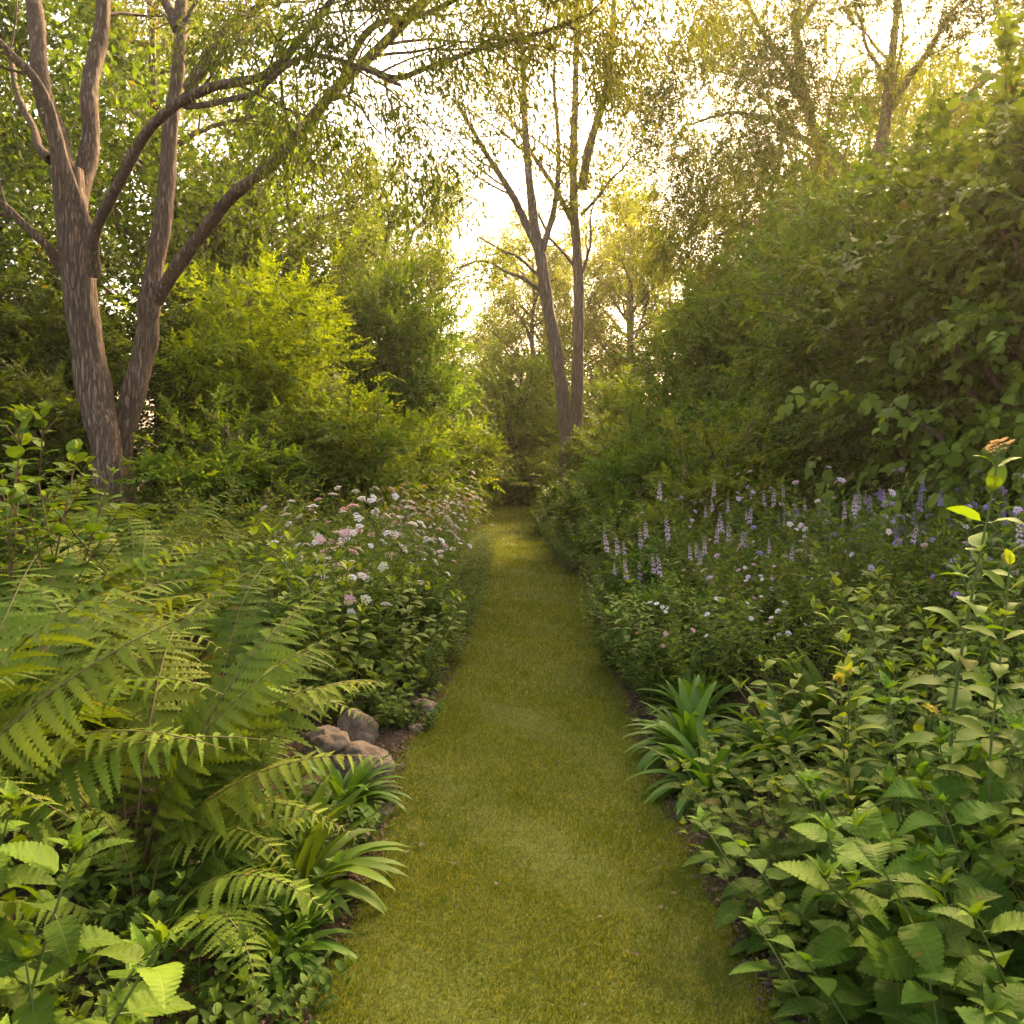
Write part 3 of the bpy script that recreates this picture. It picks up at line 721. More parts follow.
pix_tree('gum_tree', [
    ('trunk', [(122, 472, D1+.3), (132, 400, D1+.3), (146, 330, D1+.3), (152, 290, D1+.3)], .13, .115, 0, 1, .1),
    ('limb', [(150, 300, D1+.3), (160, 230, D1+.4), (172, 140, D1+.5), (178, 60, D1+.6), (184, -30, D1+.8), (190, -140, D1+1)], .105, .045, 6, 1.7, .1),
    ('limb', [(157, 300, D1+.3), (185, 255, D1), (225, 205, D1-.3), (270, 165, D1-.6), (320, 105, D1-.9), (370, 60, D1-1.1), (410, 15, D1-1.2), (470, -40, D1-1.5)], .075, .03, 10, 1.5, -.02),
    ('limb', [(186, 90, D1+.5), (215, 45, D1+.4), (262, 0, D1+.2), (310, -50, D1)], .055, .03, 7, 1.4, .05),
    ('limb', [(178, 30, D1+.6), (160, -20, D1+.9), (150, -90, D1+1.3)], .06, .03, 4, 1.4, .1),
    ('limb', [(365, 68, D1-1.1), (405, 78, D1-1.2), (440, 60, D1-1.4), (520, 40, D1-1.7), (600, 10, D1-2)], .03, .014, 11, 1.1, -.12),
    ('limb', [(340, 85, D1-1.0), (370, 30, D1-1.2), (440, 5, D1-1.4), (540, -30, D1-1.7), (640, -30, D1-2)], .035, .014, 10, 1.2, -.12),
], 'bark1', 'brown gum leaning right with one long arching limb, right of the left pair', 12,
    dict(tp=LX, per=30, size=.062, mat='euc', hang=.8, jit=.09), dict(maxlev=3, nch=4, leafy=2, **{'from': .5}))

D2 = 19.0
pix_tree('gum_tree', [
    ('trunk', [(565, 440, D2), (557, 360, D2), (545, 280, D2), (538, 245, D2)], .15, .12, 0, 1, .1),
    ('limb', [(538, 248, D2), (522, 215, D2), (500, 175, D2-.4), (478, 140, D2-.8), (455, 100, D2-1)], .095, .03, 7, 2.3, .1),
    ('limb', [(538, 248, D2), (530, 190, D2+.4), (526, 120, D2+.6), (520, 40, D2+.8), (505, -40, D2+1)], .11, .03, 8, 2.3, .15),
    ('limb', [(543, 250, D2), (553, 210, D2+.2), (560, 150, D2+.2), (553, 80, D2+.1), (560, 10, D2)], .075, .02, 7, 2.2, .15),
    ('limb', [(540, 290, D2), (510, 272, D2-.3), (480, 262, D2-.6), (455, 268, D2-.8)], .05, .015, 5, 1.2, .0),
    ('limb', [(538, 275, D2), (515, 255, D2+.3), (490, 245, D2+.5), (465, 225, D2+.6)], .04, .012, 5, 1.2, .0),
], 'bark2', 'slender gum with curved pinkish trunk, left of the pair at the path end', 21,
    dict(tp=LX, per=18, size=.11, mat='euc_far', hang=.5, jit=.16), dict(maxlev=3, nch=4, leafy=2, **{'from': .3}))
pix_tree('gum_tree', [
    ('trunk', [(577, 438, D2+.5), (578, 350, D2+.5), (577, 270, D2+.5), (575, 200, D2+.5), (574, 130, D2+.5), (576, 40, D2+.5), (580, -40, D2+.6)], .155, .05, 8, 2.6, .15),
    ('limb', [(582, 190, D2+.5), (590, 140, D2+.2), (606, 90, D2), (614, 20, D2), (612, -40, D2)], .11, .04, 8, 2.3, .15),
    ('limb', [(572, 220, D2+.5), (556, 190, D2+.9), (530, 150, D2+1.2), (505, 110, D2+1.5), (480, 70, D2+1.8)], .07, .02, 7, 2.2, .1),
    ('limb', [(581, 215, D2+.5), (600, 195, D2+.3), (618, 172, D2), (640, 150, D2-.3)], .04, .012, 6, 1.5, .05),
    ('limb', [(580, 275, D2+.5), (590, 250, D2+.3), (590, 215, D2+.1), (605, 185, D2)], .035, .012, 4, 1.2, .05),
], 'bark2', 'tall straight pinkish gum trunk, right of the pair at the path end', 22,
    dict(tp=LX, per=18, size=.11, mat='euc_far', hang=.5, jit=.16), dict(maxlev=3, nch=4, leafy=2, **{'from': .35}))
D3 = 20
pix_tree('gum_tree', [
    ('trunk', [(845, 430, D3), (842, 300, D3), (838, 200, D3), (815, 140, D3), (802, 80, D3), (795, 10, D3)], .20, .08, 10, 2.6, .05),
    ('limb', [(815, 145, D3), (780, 125, D3-.6), (735, 112, D3-1.2), (690, 125, D3-1.6)], .07, .02, 10, 1.9, -.05),
    ('limb', [(806, 100, D3), (770, 40, D3+.4), (735, -10, D3+.8), (700, -60, D3+1)], .07, .02, 9, 2.1, .0),
    ('limb', [(797, 30, D3), (830, -20, D3+.5), (860, -80, D3+1)], .07, .02, 6, 2.0, .0),
    ('limb', [(822, 160, D3), (775, 178, D3-.5), (730, 172, D3-.8), (690, 190, D3-1)], .045, .015, 8, 1.7, -.05),
    ('limb', [(838, 205, D3), (790, 215, D3-.5), (745, 225, D3-1), (710, 240, D3-1)], .045, .015, 8, 1.6, -.05),
], 'bark2', 'leaning gum with drooping hazy crown above the right hedge', 31,
    dict(tp=SP_NARROW, per=17, size=.20, mat='euc_far', hang=.6, jit=.28), dict(maxlev=3, nch=4, leafy=2, **{'from': .2}))
D4 = 18
pix_tree('gum_tree', [
    ('trunk', [(905, 430, D4), (895, 300, D4), (878, 200, D4), (884, 130, D4), (892, 60, D4), (900, -20, D4)], .19, .06, 8, 2.4, .05),
    ('limb', [(868, 195, D4), (840, 160, D4), (815, 125, D4+.4), (800, 80, D4+.8)], .08, .02, 6, 1.6, .1),
    ('limb', [(890, 110, D4), (920, 60, D4-.4), (955, 10, D4-.8), (1000, -50, D4-1)], .08, .02, 9, 2.2, .05),
    ('limb', [(880, 180, D4), (925, 140, D4-.4), (975, 90, D4-.8), (1030, 50, D4-1)], .06, .02, 9, 2.0, .0),
    ('limb', [(890, 90, D4), (865, 40, D4+.4), (850, -20, D4+.8)], .05, .02, 6, 1.8, .05),
], 'bark2', 'thin-crowned gum with backlit branches at top right behind the broad-leaved shrub', 32,
    dict(tp=SP_NARROW, per=22, size=.19, mat='euc_far', hang=.5, jit=.28), dict(maxlev=3, nch=4, leafy=2, **{'from': .25}))

# generic forest trees (shared meshes)
def generic_tree(seed, H, spread, barkm, mat, per, size, name, tp=LW, hang=.4, base=.35):
    r = np.random.default_rng(seed); T = Tree(r)
    n = 12; t = np.linspace(0, 1, n); pts = np.stack([np.cumsum(r.normal(0, .06, n)), np.cumsum(r.normal(0, .06, n)), t*H], 1)
    mb = MB(); mb.tube(pts, np.linspace(H*.018, H*.004, n), 10)
    k = 16
    for i in range(k):
        f = base + (1-base)*(i+.5)/k; q = np.array([np.interp(f, t, pts[:, j]) for j in range(3)]); a = i*2.4
        L = spread*(1.15-.6*((f-base)/(1-base)))*r.uniform(.7, 1.1)
        T.grow(q, np.array([math.cos(a), math.sin(a), .55]), L, H*.006, 1, .1, 3, 5, .95, 2)
    return [('trunk', mb.mesh(name+'_trunk', M[barkm])), ('twigs', T.tw.mesh(name+'_twigs', M['twig'])), ('crown', T.leaves(tp, per, size, mat, name+'_crown', hang=hang, jit=.22))]
GT = [generic_tree(51, 11, 3.2, 'bark2', 'euc_far', 6, .36, 'forest_a', SP_NARROW, .6, .3),
      generic_tree(52, 8, 2.7, 'twig', 'dark', 34, .125, 'forest_b', LW, .3, .12),
      generic_tree(53, 9.5, 2.9, 'twig', 'mid', 32, .13, 'forest_c', LW, .4, .2)]
forest = [  # x, y, kind, scale, label
    (-8.5, 13, 1, .95, 'dark evergreen tree directly behind the two big left trunks'),
    (-11.5, 15, 2, 1.1, 'leafy green tree at the far left edge behind the trunks'),
    (-6.2, 16, 2, 1.0, 'tall green tree above the yellow-green shrub'),
    (-5.4, 21, 1, 1.05, 'dark green tree left of the path end, behind the yellow-green shrub'),
    (-2.9, 19.5, 2, .62, 'olive tree with dense crown just left of the path end'),
    (-9.5, 24, 0, 1.1, 'tall hazy gum rising behind the left dark trees'),
    (-3.8, 31, 0, .95, 'hazy gum seen through the gap left of the twin trunks'),
    (-.6, 38, 1, .85, 'distant hazy tree between the left trees and the twin trunks'),
    (2.6, 33, 1, .8, 'distant rounded tree just right of the twin trunks'),
    (5.0, 38, 0, 1.0, 'distant pale gum in the sunlit gap right of the twin trunks'),
    (8.0, 30, 2, .9, 'golden backlit tree behind the right gum'),
    (7.3, 24, 0, .85, 'hazy gum behind the right shrubs, left of the leaning gum'),
    (12.5, 24, 2, 1.1, 'broad tree at far right behind the thin-crowned gum'),
    (11.0, 15, 1, .85, 'dark tree at the right edge behind the broad-leaved shrub'),
    (-15, 27, 1, 1.3, 'dark distant tree at the far left'),
    (14.5, 36, 0, 1.2, 'distant hazy gum at the far right'),
    (-8, 42, 2, 1.2, 'distant tree in the haze left of the path line'),
    (.6, 29, 0, .72, 'hazy gum directly behind the left one of the twin trunks'),
    (3.9, 29, 0, .78, 'hazy feathery gum just right of the twin trunks'),
    (5.8, 33, 2, .9, 'leafy hazy tree between the pale gums right of the twin trunks'),
    (12.5, 29, 0, 1.15, 'gum rising between the right hedge and the top right corner'),
    (1.6, 46, 0, 1.15, 'farthest pale gum straight beyond the path'),
]
for i, (x, y, k, s, lb) in enumerate(forest):
    put(['gum_tree', 'evergreen_tree', 'broadleaf_tree'][k], GT[k], (x, y, float(gz(x, y))-.05), i*1.7, (s*1.05, s*1.05, s), label=lb, cat='tree', group='trees of the surrounding wood')

# ================================================================== SHRUBS
def lob(n, R, H, r, flat=.8):
    L = []
    for i in range(n):
        a = i*2.4; q = R*.55*math.sqrt((i+.5)/n); z = H*(.35+.45*r.uniform())*(1-.25*q/R)
        L.append(((q*math.cos(a), q*math.sin(a), z), (R*r.uniform(.45, .62),)*2+(min(z, H-z)*1.0+.12*H,)))
    return L
r0 = np.random.default_rng(5)
SH = {
 'gold': shrub(lob(8, 1.9, 4.0, r0), 5200, SP_MID, .27, 'gold', name='gold', up=.15, inner=.35),
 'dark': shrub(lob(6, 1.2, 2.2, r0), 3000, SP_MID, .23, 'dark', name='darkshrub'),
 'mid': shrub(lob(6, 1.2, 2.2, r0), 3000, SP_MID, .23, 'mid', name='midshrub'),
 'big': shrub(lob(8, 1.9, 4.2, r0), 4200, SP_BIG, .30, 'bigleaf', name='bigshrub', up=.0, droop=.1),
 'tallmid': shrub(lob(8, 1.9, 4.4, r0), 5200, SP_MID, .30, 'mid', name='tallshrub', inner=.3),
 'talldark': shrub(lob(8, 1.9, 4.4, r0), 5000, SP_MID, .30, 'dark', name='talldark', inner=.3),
 'fresh': shrub(lob(8, 1.9, 4.4, r0), 5000, SP_MID, .28, 'fresh', name='freshshrub', inner=.3),
 'lance': shrub(lob(5, .75, 1.2, r0), 1900, SP_LO, .15, 'lance', name='lanceshrub', up=.4),
 'lancey': shrub(lob(5, .75, 1.2, r0), 1900, SP_LO, .15, 'lance_y', name='lanceyshrub', up=.4),
 'mound': shrub(lob(4, .6, .8, r0), 1100, SP_LO, .19, 'cover', name='mound'),
}
def sh(kind, x, y, s, label, group=None, cat='shrub', rz=None, sz=None, name='shrub'):
    s_ = (s, s, sz if sz else s)
    return put(name, SH[kind]['parts'], (x, y, float(gz(x, y))-.03), rz if rz is not None else rng.uniform(0, 6.28), s_, label=label, cat=cat, group=group)
big = [
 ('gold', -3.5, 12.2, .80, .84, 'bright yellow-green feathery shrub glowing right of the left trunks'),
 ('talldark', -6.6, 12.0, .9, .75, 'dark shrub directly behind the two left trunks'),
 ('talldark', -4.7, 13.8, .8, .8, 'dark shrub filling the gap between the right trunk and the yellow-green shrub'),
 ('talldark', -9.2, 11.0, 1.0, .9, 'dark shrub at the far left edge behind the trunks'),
 ('talldark', -5.2, 17.5, 1.0, 1.3, 'tall dark green shrub behind the yellow-green one'),
 ('tallmid', -2.3, 17.8, .75, 1.05, 'olive green shrub at left of the path end, lit from behind'),
 ('tallmid', -1.9, 22.5, .7, .75, 'rounded olive bush at the left corner of the path end'),
 ('fresh', .15, 26.6, .85, .92, 'bright light-green bush beyond the path, left of the twin trunks'),
 ('tallmid', -2.8, 27, 1.0, 1.0, 'green bush beyond the path end at its left'),
 ('mid', .0, 25.2, .8, .62, 'low bush closing the end of the grass path'),
 ('mid', 1.5, 26.0, .9, .9, 'green bush at the foot of the twin trunks'),
 ('fresh', 3.0, 23, .85, .66, 'light olive bush right of the twin trunks'),
 ('tallmid', 5.0, 21, .95, 1.0, 'mottled green bush in the right hedge, farthest in view'),
 ('tallmid', 3.6, 14.6, .75, .82, 'dense green shrub in the middle of the right hedge'),
 ('tallmid', 5.3, 15.5, 1.0, 1.12, 'tall shrub in the right hedge below the leaning gum'),
 ('tallmid', 4.6, 11.0, .88, .98, 'spreading green shrub left of the big broad-leaved one'),
 ('tallmid', 6.2, 9.2, .9, .85, 'shaded shrub filling the shade under the broad-leaved one'),
 ('big', 4.75, 7.6, .92, 1.0, 'large broad-leaved shrub overhanging the right border'),
 ('big', 6.7, 9.0, 1.1, 1.25, 'tall broad-leaved shrub behind the other at the right edge'),
 ('talldark', 3.9, 8.6, .5, .50, 'low dark shrub at the back of the right border'),
 ('mid', 3.0, 9.8, .9, .75, 'low green shrub behind the purple flowers'),
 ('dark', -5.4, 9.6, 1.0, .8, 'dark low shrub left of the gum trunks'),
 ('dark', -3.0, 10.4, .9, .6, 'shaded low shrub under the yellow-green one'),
 ('mid', 2.0, 18.5, .95, .85, 'green mounded shrub along the right path edge near its end'),
 ('mid', 2.3, 15.8, .8, .75, 'green mounded shrub on the right, ahead of the twin trunks'),
 ('dark', 7.0, 6.0, 1.1, 1.2, 'dark shrub at the right edge under the broad leaves'),
 ('tallmid', 8.5, 12, 1.1, 1.2, 'tall green shrub behind the broad-leaved pair at the right edge'),
 ('tallmid', -8.0, 8.6, .55, .6, 'leafy green shrub at the left edge below the branches'),
 ('tallmid', 8.5, 20, 1.2, 1.3, 'tall green shrub behind the right hedge'),
 ('tallmid', -12, 16, 1.3, 1.3, 'tall green shrub at far left behind the trunks'),
 ('mid', 3.5, 28, 1.2, 1.4, 'hazy green bush beyond the twin trunks at right'),
 ('tallmid', 7.5, 27, 1.2, 1.1, 'hazy bush behind the right hedge near the pale gum'),
]
for k, x, y, s, sz, lb in big: sh(k, x, y, s, lb, sz=sz)

# ================================================================== BORDER PLANTS
NL = [leaf(28, .30, .40, .95, .20, .25, c, serr=.05, wave=.03) for c in (-.35, -.75, -1.1)]
NM = [leaf(14, .36, .45, .75, .15, .2, c, serr=.10, wave=.12) for c in (-.3, -.7)]
EL = [leaf(7, .24, .6, .8, .25, .3, c, wave=.08) for c in (-.3, -.8)]
RD = [leaf(6, .40, .5, .55, .15, .2, c) for c in (-.3, -.6)]
LN = [leaf(4, .11, .6, .9, .3, .3, c) for c in (-.3, -.9)]
LNl = [leaf_x(.13, .3, .15), leaf_x(.16, .3, .25)]
rr = lambda s: np.random.default_rng(s)
H = {}
H['nettle'] = [herb(1.0, 6, .30, .3, NL, .20, .085, True, .0, 'nettle', rr(100+i), .12, 1.1, .55, .005, .35, name='nettle', droop=.35, whorl=7) for i in range(4)]
H['nettle_b'] = [herb(.72, 9, .36, .45, NL, .20, .075, True, -.1, 'nettle', rr(300+i), .1, 1.0, .6, .005, .4, name='nettleb', droop=.35, whorl=6) for i in range(4)]
H['nettle_s'] = [herb(.62, 12, .36, .5, NM, .105, .06, True, .1, 'nettle2', rr(110+i), .1, 1.0, .6, .003, .3, name='bramble', droop=.3) for i in range(3)]
H['ellip'] = [herb(.95, 14, .36, .42, EL, .14, .062, True, .15, 'ellip', rr(120+i), .12, 1.15, .5, .004, .35, name='ellip', droop=.3) for i in range(3)]
H['round'] = [herb(.4, 18, .28, .6, RD, .06, .04, True, .2, 'nettle2', rr(130+i), .1, 1., .7, .002, .3, name='roundleaf') for i in range(2)]
H['flow'] = [herb(1.0, 22, .40, .42, LNl, .09, .032, False, .4, 'lance', rr(140+i), .08, 1.1, .4, .0028, .35, name='flow', branch=1, whorl=0, petiole=0) for i in range(3)]
H['flowy'] = [herb(1.0, 22, .40, .42, LNl, .09, .032, False, .4, 'lance_y', rr(150+i), .08, 1.1, .4, .0028, .35, name='flowy', branch=1, whorl=0, petiole=0) for i in range(3)]
H['cover'] = [herb(.26, 26, .36, .8, EL[:1], .055, .03, True, .35, 'cover', rr(160+i), .1, 1., .8, .0018, .4, name='cover', whorl=4, petiole=0) for i in range(2)]
H['leafy'] = [herb(.85, 18, .40, .5, [leaf_lo(.24, .25, .2), leaf(4, .26, .6, .8, .2, .2, -.6)], .105, .045, True, .2, 'ellip', rr(170+i), .1, 1.1, .5, .003, .35, name='leafy', branch=1, whorl=4, petiole=0) for i in range(3)]
H['leafyg'] = [herb(.85, 18, .40, .5, [leaf_lo(.24, .25, .2), leaf(4, .26, .6, .8, .2, .2, -.6)], .09, .042, True, .2, 'mid', rr(180+i), .1, 1.1, .5, .003, .35, name='leafyg', branch=1, whorl=4, petiole=0) for i in range(3)]
H['strap'] = [strap_clump(84, .30, 'strap', r=rr(190+i)) for i in range(3)]
H['tall'] = [herb(1.5, 1, .01, .05, EL, .15, .065, True, .25, 'lance', rr(200+i), .3, 1.1, .45, .006, .02, name='tall', whorl=3, droop=.25) for i in range(2)]
H['ltall'] = [herb(1.25, 3, .15, .2, [leaf(6, .17, .6, .9, .25, .3, -.5)], .16, .07, True, .5, 'lance', rr(205+i), .3, 1.0, .6, .005, .2, name='ltall', whorl=5) for i in range(2)]
H['sap'] = [herb(1.7, 4, .25, .3, RD, .15, .055, False, .3, 'nettle2', rr(210), .35, 1.0, .8, .009, .3, name='sap', branch=4, stem_mat='stem_r', whorl=5)]

def herbput(kind, v, x, y, s, label, name, cat='plant', flowers=None, fsize=.03, share=.7, group=None, rz=None, tilt=0.06, sz=None):
    p = H[kind][v % len(H[kind])]
    z0 = float(gz(x, y))
    parts = with_flowers(p, flowers, fsize, share) if flowers else p['parts']
    return put(name, parts, (x, y, z0-.02), rz if rz is not None else rng.uniform(0, 6.28), (s, s, sz or s),
               (rng.normal(0, tilt), rng.normal(0, tilt)), label, cat, group)

# --- left foreground
herbput('nettle', 0, -.98, 1.54, 1.08, 'tall serrated-leaf plant in the bottom left corner, its yellow-green tip highest', 'nettle_plant', rz=.6, sz=.98)
herbput('nettle_b', 1, -1.2, 1.72, 1.1, 'serrated-leaf plant cut by the left picture edge', 'nettle_plant')
herbput('nettle_b', 2, -.84, 1.27, .74, 'yellow-green low serrated plant at the bottom edge, left corner', 'nettle_plant')
herbput('nettle', 3, -1.35, 2.1, .85, 'serrated-leaf plant behind the corner one, under the ferns', 'nettle_plant')
for i, (x, y, s, lb) in enumerate([(-.88, 2.20, 1.1, 'low ground cover of small leaves left of the strap-leaved clump'), (-.74, 2.0, .9, 'small-leaved ground cover at the bottom edge beside the path'),
        (-1.2, 2.35, 1.15, 'dark ground cover in the shade beneath the drooping fern frond'), (-1.0, 1.75, 1.0, 'ground cover between the corner plants and the path'),
        (-.70, 2.38, .85, 'small cushion of ground cover at the path edge before the strap-leaved clump'), (-.95, 2.75, 1.1, 'shaded ground cover under the ferns behind the strap-leaved clump'), (-1.2, 2.75, 1.2, 'ground cover directly under the crown of the large fern'), (-1.05, 3.05, 1.1, 'ground cover between the large fern and the strap-leaved clump'), (-1.3, 2.0, 1.1, 'ground cover behind the corner plants, under the hanging frond'), (-.66, 3.3, .7, 'ground cover at the path edge between the two strap-leaved clumps'), (-.60, 4.9, .8, 'ground cover beside the small pale stone'), (-.98, 3.4, 1.1, 'ground cover just left of the boulders'),
        (-1.5, 3.0, 1.3, 'shaded ground cover under the middle of the ferns')]):
    herbput('cover', i, x, y, s, lb, 'ground_cover_plant', group='small-leaved ground cover plants')
for i, (x, y, s, lb) in enumerate([(-.76, 2.95, 1.5, 'large glossy strap-leaved clump beside the path, in front of the boulders'), (-.72, 2.6, .9, 'small strap-leaved clump at the front of the large one'),
        (-.74, 3.75, 1.1, 'pale strap-leaved clump right in front of the boulders'), (-.92, 3.5, .8, 'small strap-leaved clump left of the pale one')]):
    herbput('strap', i, x, y, s, lb, 'strap_leaved_plant', group='strap-leaved clumps by the left path edge')

def fernput(x, y, n, L, label, mat='fern', lo=False, seed=0, angs=None, z=.03, group='ferns of the left border', rz=0):
    return put('fern', fern_parts(n, L, mat, lo, angs, rr(seed)), (x, y, float(gz(x, y))), rz, 1.0, label=label, cat='fern', group=group)
# angle 0 = toward +Y (away); -pi/2 = toward +X (right)
def A(deg): return R_(-deg)          # deg measured clockwise from straight away
fernput(-1.32, 2.9, 14, 1.1, 'large fern in the left foreground with fronds arching over the boulders', seed=1,
        angs=[(A(80), 1, 1.1), (A(64), 5, 1.2), (A(98), 2, .95), (A(48), 1, 1.3), (A(22), 3, 1.25), (A(-12), 0, 1.3), (A(-50), 1, 1.2), (A(-90), 0, 1.15), (A(-140), 1, .95), (A(72), 3, 1.25), (A(38), 3, 1.35), (A(5), 1, 1.3), (A(118), 2, .85)])
fernput(-1.16, 2.62, 6, .8, 'fern with a frond hanging straight down over the dark ground cover', seed=2,
        angs=[(A(108), 2, .78), (A(138), 4, .78), (A(60), 2, .8), (A(30), 0, .8), (A(-70), 1, .8), (A(-130), 2, .7)])
fernput(-1.95, 2.7, 16, 1.3, 'huge light-green fern at the left picture edge', seed=3,
        angs=[(A(a), v, l) for a, v, l in [(78, 1, 1.4), (55, 0, 1.55), (30, 0, 1.55), (95, 1, 1.35), (120, 1, 1.25), (-5, 3, 1.4), (-45, 0, 1.3), (150, 2, 1.2), (-90, 1, 1.2), (66, 3, 1.55), (-130, 1, 1.0), (105, 5, 1.45), (42, 5, 1.5), (135, 1, 1.2), (15, 1, 1.5), (88, 3, 1.5)]])
fernput(-1.75, 3.55, 13, 1.3, 'broad fern rising between the large foreground fern and the edge fern', seed=4, rz=.4)
for i, (x, y, n, L, m, lb) in enumerate([
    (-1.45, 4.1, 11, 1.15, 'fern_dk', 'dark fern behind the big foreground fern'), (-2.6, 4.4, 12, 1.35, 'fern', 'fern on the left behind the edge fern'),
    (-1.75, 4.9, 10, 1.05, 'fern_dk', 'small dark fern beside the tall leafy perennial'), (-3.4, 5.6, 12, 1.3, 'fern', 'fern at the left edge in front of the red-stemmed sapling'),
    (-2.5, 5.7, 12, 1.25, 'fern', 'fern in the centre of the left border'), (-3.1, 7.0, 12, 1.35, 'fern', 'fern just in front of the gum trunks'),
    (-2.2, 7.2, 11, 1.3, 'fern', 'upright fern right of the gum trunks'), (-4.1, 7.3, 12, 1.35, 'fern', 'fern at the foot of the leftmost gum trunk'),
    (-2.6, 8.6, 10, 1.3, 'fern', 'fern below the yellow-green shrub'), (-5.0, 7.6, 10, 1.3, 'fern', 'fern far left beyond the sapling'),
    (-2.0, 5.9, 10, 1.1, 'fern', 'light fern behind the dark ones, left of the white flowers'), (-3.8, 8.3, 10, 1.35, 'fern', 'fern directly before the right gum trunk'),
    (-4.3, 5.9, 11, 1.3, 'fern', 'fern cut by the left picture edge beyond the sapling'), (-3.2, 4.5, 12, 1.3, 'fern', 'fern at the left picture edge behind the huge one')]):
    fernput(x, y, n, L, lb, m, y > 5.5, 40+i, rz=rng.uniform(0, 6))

# --- left middle
herbput('ellip', 0, -1.08, 5.2, 1.08, 'dark elliptic-leaved perennial behind the boulders, with broad leaves', 'leafy_perennial')
herbput('ellip', 1, -1.5, 5.6, 1.12, 'elliptic-leaved perennial left of the tall stem', 'leafy_perennial')
herbput('ellip', 2, -.80, 5.7, .95, 'elliptic-leaved perennial leaning toward the path above the round-leaved mound', 'leafy_perennial')
herbput('ltall', 0, -1.12, 5.05, 1.05, 'tall upright stem with pointed leaves rising beside the white flowers', 'leafy_perennial')
herbput('ltall', 1, -1.75, 6.2, .95, 'pointed-leaved stem left of the white flowers', 'leafy_perennial')
herbput('round', 0, -.72, 4.95, 1.05, 'round-leaved mound right behind the boulders at the path edge', 'mound_plant')
herbput('round', 1, -.95, 4.95, 1.0, 'round-leaved mound directly behind the boulders', 'mound_plant')
herbput('sap', 0, -2.75, 4.9, .98, 'red-stemmed sapling with round leaves at the left edge', 'sapling', cat='sapling')
herbput('sap', 0, -3.5, 6.2, .95, 'thin sapling behind the red-stemmed one at the left edge', 'sapling', cat='sapling', rz=2)

# rows: kind, flowers, size, group
def rows(spec, side):
    """spec: (label start, kind, flowers, fsize, share, name, [(x_off, y, s)...])"""
    for (desc, kind, fl, fs, share, nm, cat, grp, spots) in spec:
        spots = sorted(spots, key=lambda q: q[1])
        for i, (off, y, s) in enumerate(spots):
            x = (xl(y)-off) if side == 'left' else (xr(y)+off)
            pos = 'nearest' if i == 0 else (ORD[i]+' nearest')
            lb = '%s in the %s border, %s to camera' % (desc, side, pos)
            herbput(kind, i, x, y, s, lb, nm, cat, fl, fs, share, grp)
def line(y0, y1, n, o0, o1, s0, s1, seed):
    r = rr(seed); ys = y0*(y1/y0)**(np.arange(n)/max(1, n-1))
    return [(r.uniform(o0, o1), y+r.normal(0, .12), r.uniform(s0, s1)) for y in ys]
rows([
 ('low lance-leaved plant at the path edge', 'leafyg', None, .03, 0, 'edging_plant', 'plant', 'low plants edging the path on the left', line(5.5, 23, 30, .05, .26, .45, .65, 1)),
 ('white-flowered perennial', 'flow', ['umbel_white', 'umbel_blush', 'umbel_cream', 'umbel_pink', 'umbel_white'], .034, .5, 'flowering_perennial', 'flowering plant', 'white flowers in the left border', line(5.9, 8.0, 7, .6, 1.3, 1.15, 1.28, 2)),
 ('orange and yellow flowered perennial', 'flow', ['umbel_orange', 'umbel_yellow', 'umbel_cream'], .036, .35, 'flowering_perennial', 'flowering plant', 'orange flowers in the left border', line(8.2, 11.5, 6, .8, 1.4, 1.05, 1.2, 3)),
 ('pale pink flowered perennial', 'flow', ['umbel_blush', 'umbel_pink', 'umbel_white'], .031, .45, 'flowering_perennial', 'flowering plant', 'pink flowers in the left border', line(6.4, 12, 12, .30, .75, .92, 1.08, 4)),
 ('tall pink flowered perennial', 'flowy', ['umbel_pink', 'umbel_blush', 'umbel_white'], .036, .5, 'flowering_perennial', 'flowering plant', 'tall pink flowers far along the left border', line(11.5, 22, 16, .35, 1.1, 1.1, 1.35, 5)),
 ('yellow-green leafy perennial', 'flowy', None, .03, 0, 'leafy_perennial', 'plant', 'golden leafy perennials at the back of the left border', line(6.5, 15, 16, 1.3, 2.4, 1.1, 1.35, 6)),
 ('fresh green leafy perennial', 'leafy', None, .03, 0, 'leafy_perennial', 'plant', 'fresh green perennials in the left border', line(5.8, 12, 14, .5, 1.6, .85, 1.1, 7)),
 ('green shaded perennial under the shrubs', 'leafyg', None, .03, 0, 'leafy_perennial', 'plant', 'shaded perennials at the back of the left border', line(7.5, 18, 12, 1.8, 3.4, 1.1, 1.5, 8)),
], 'left')
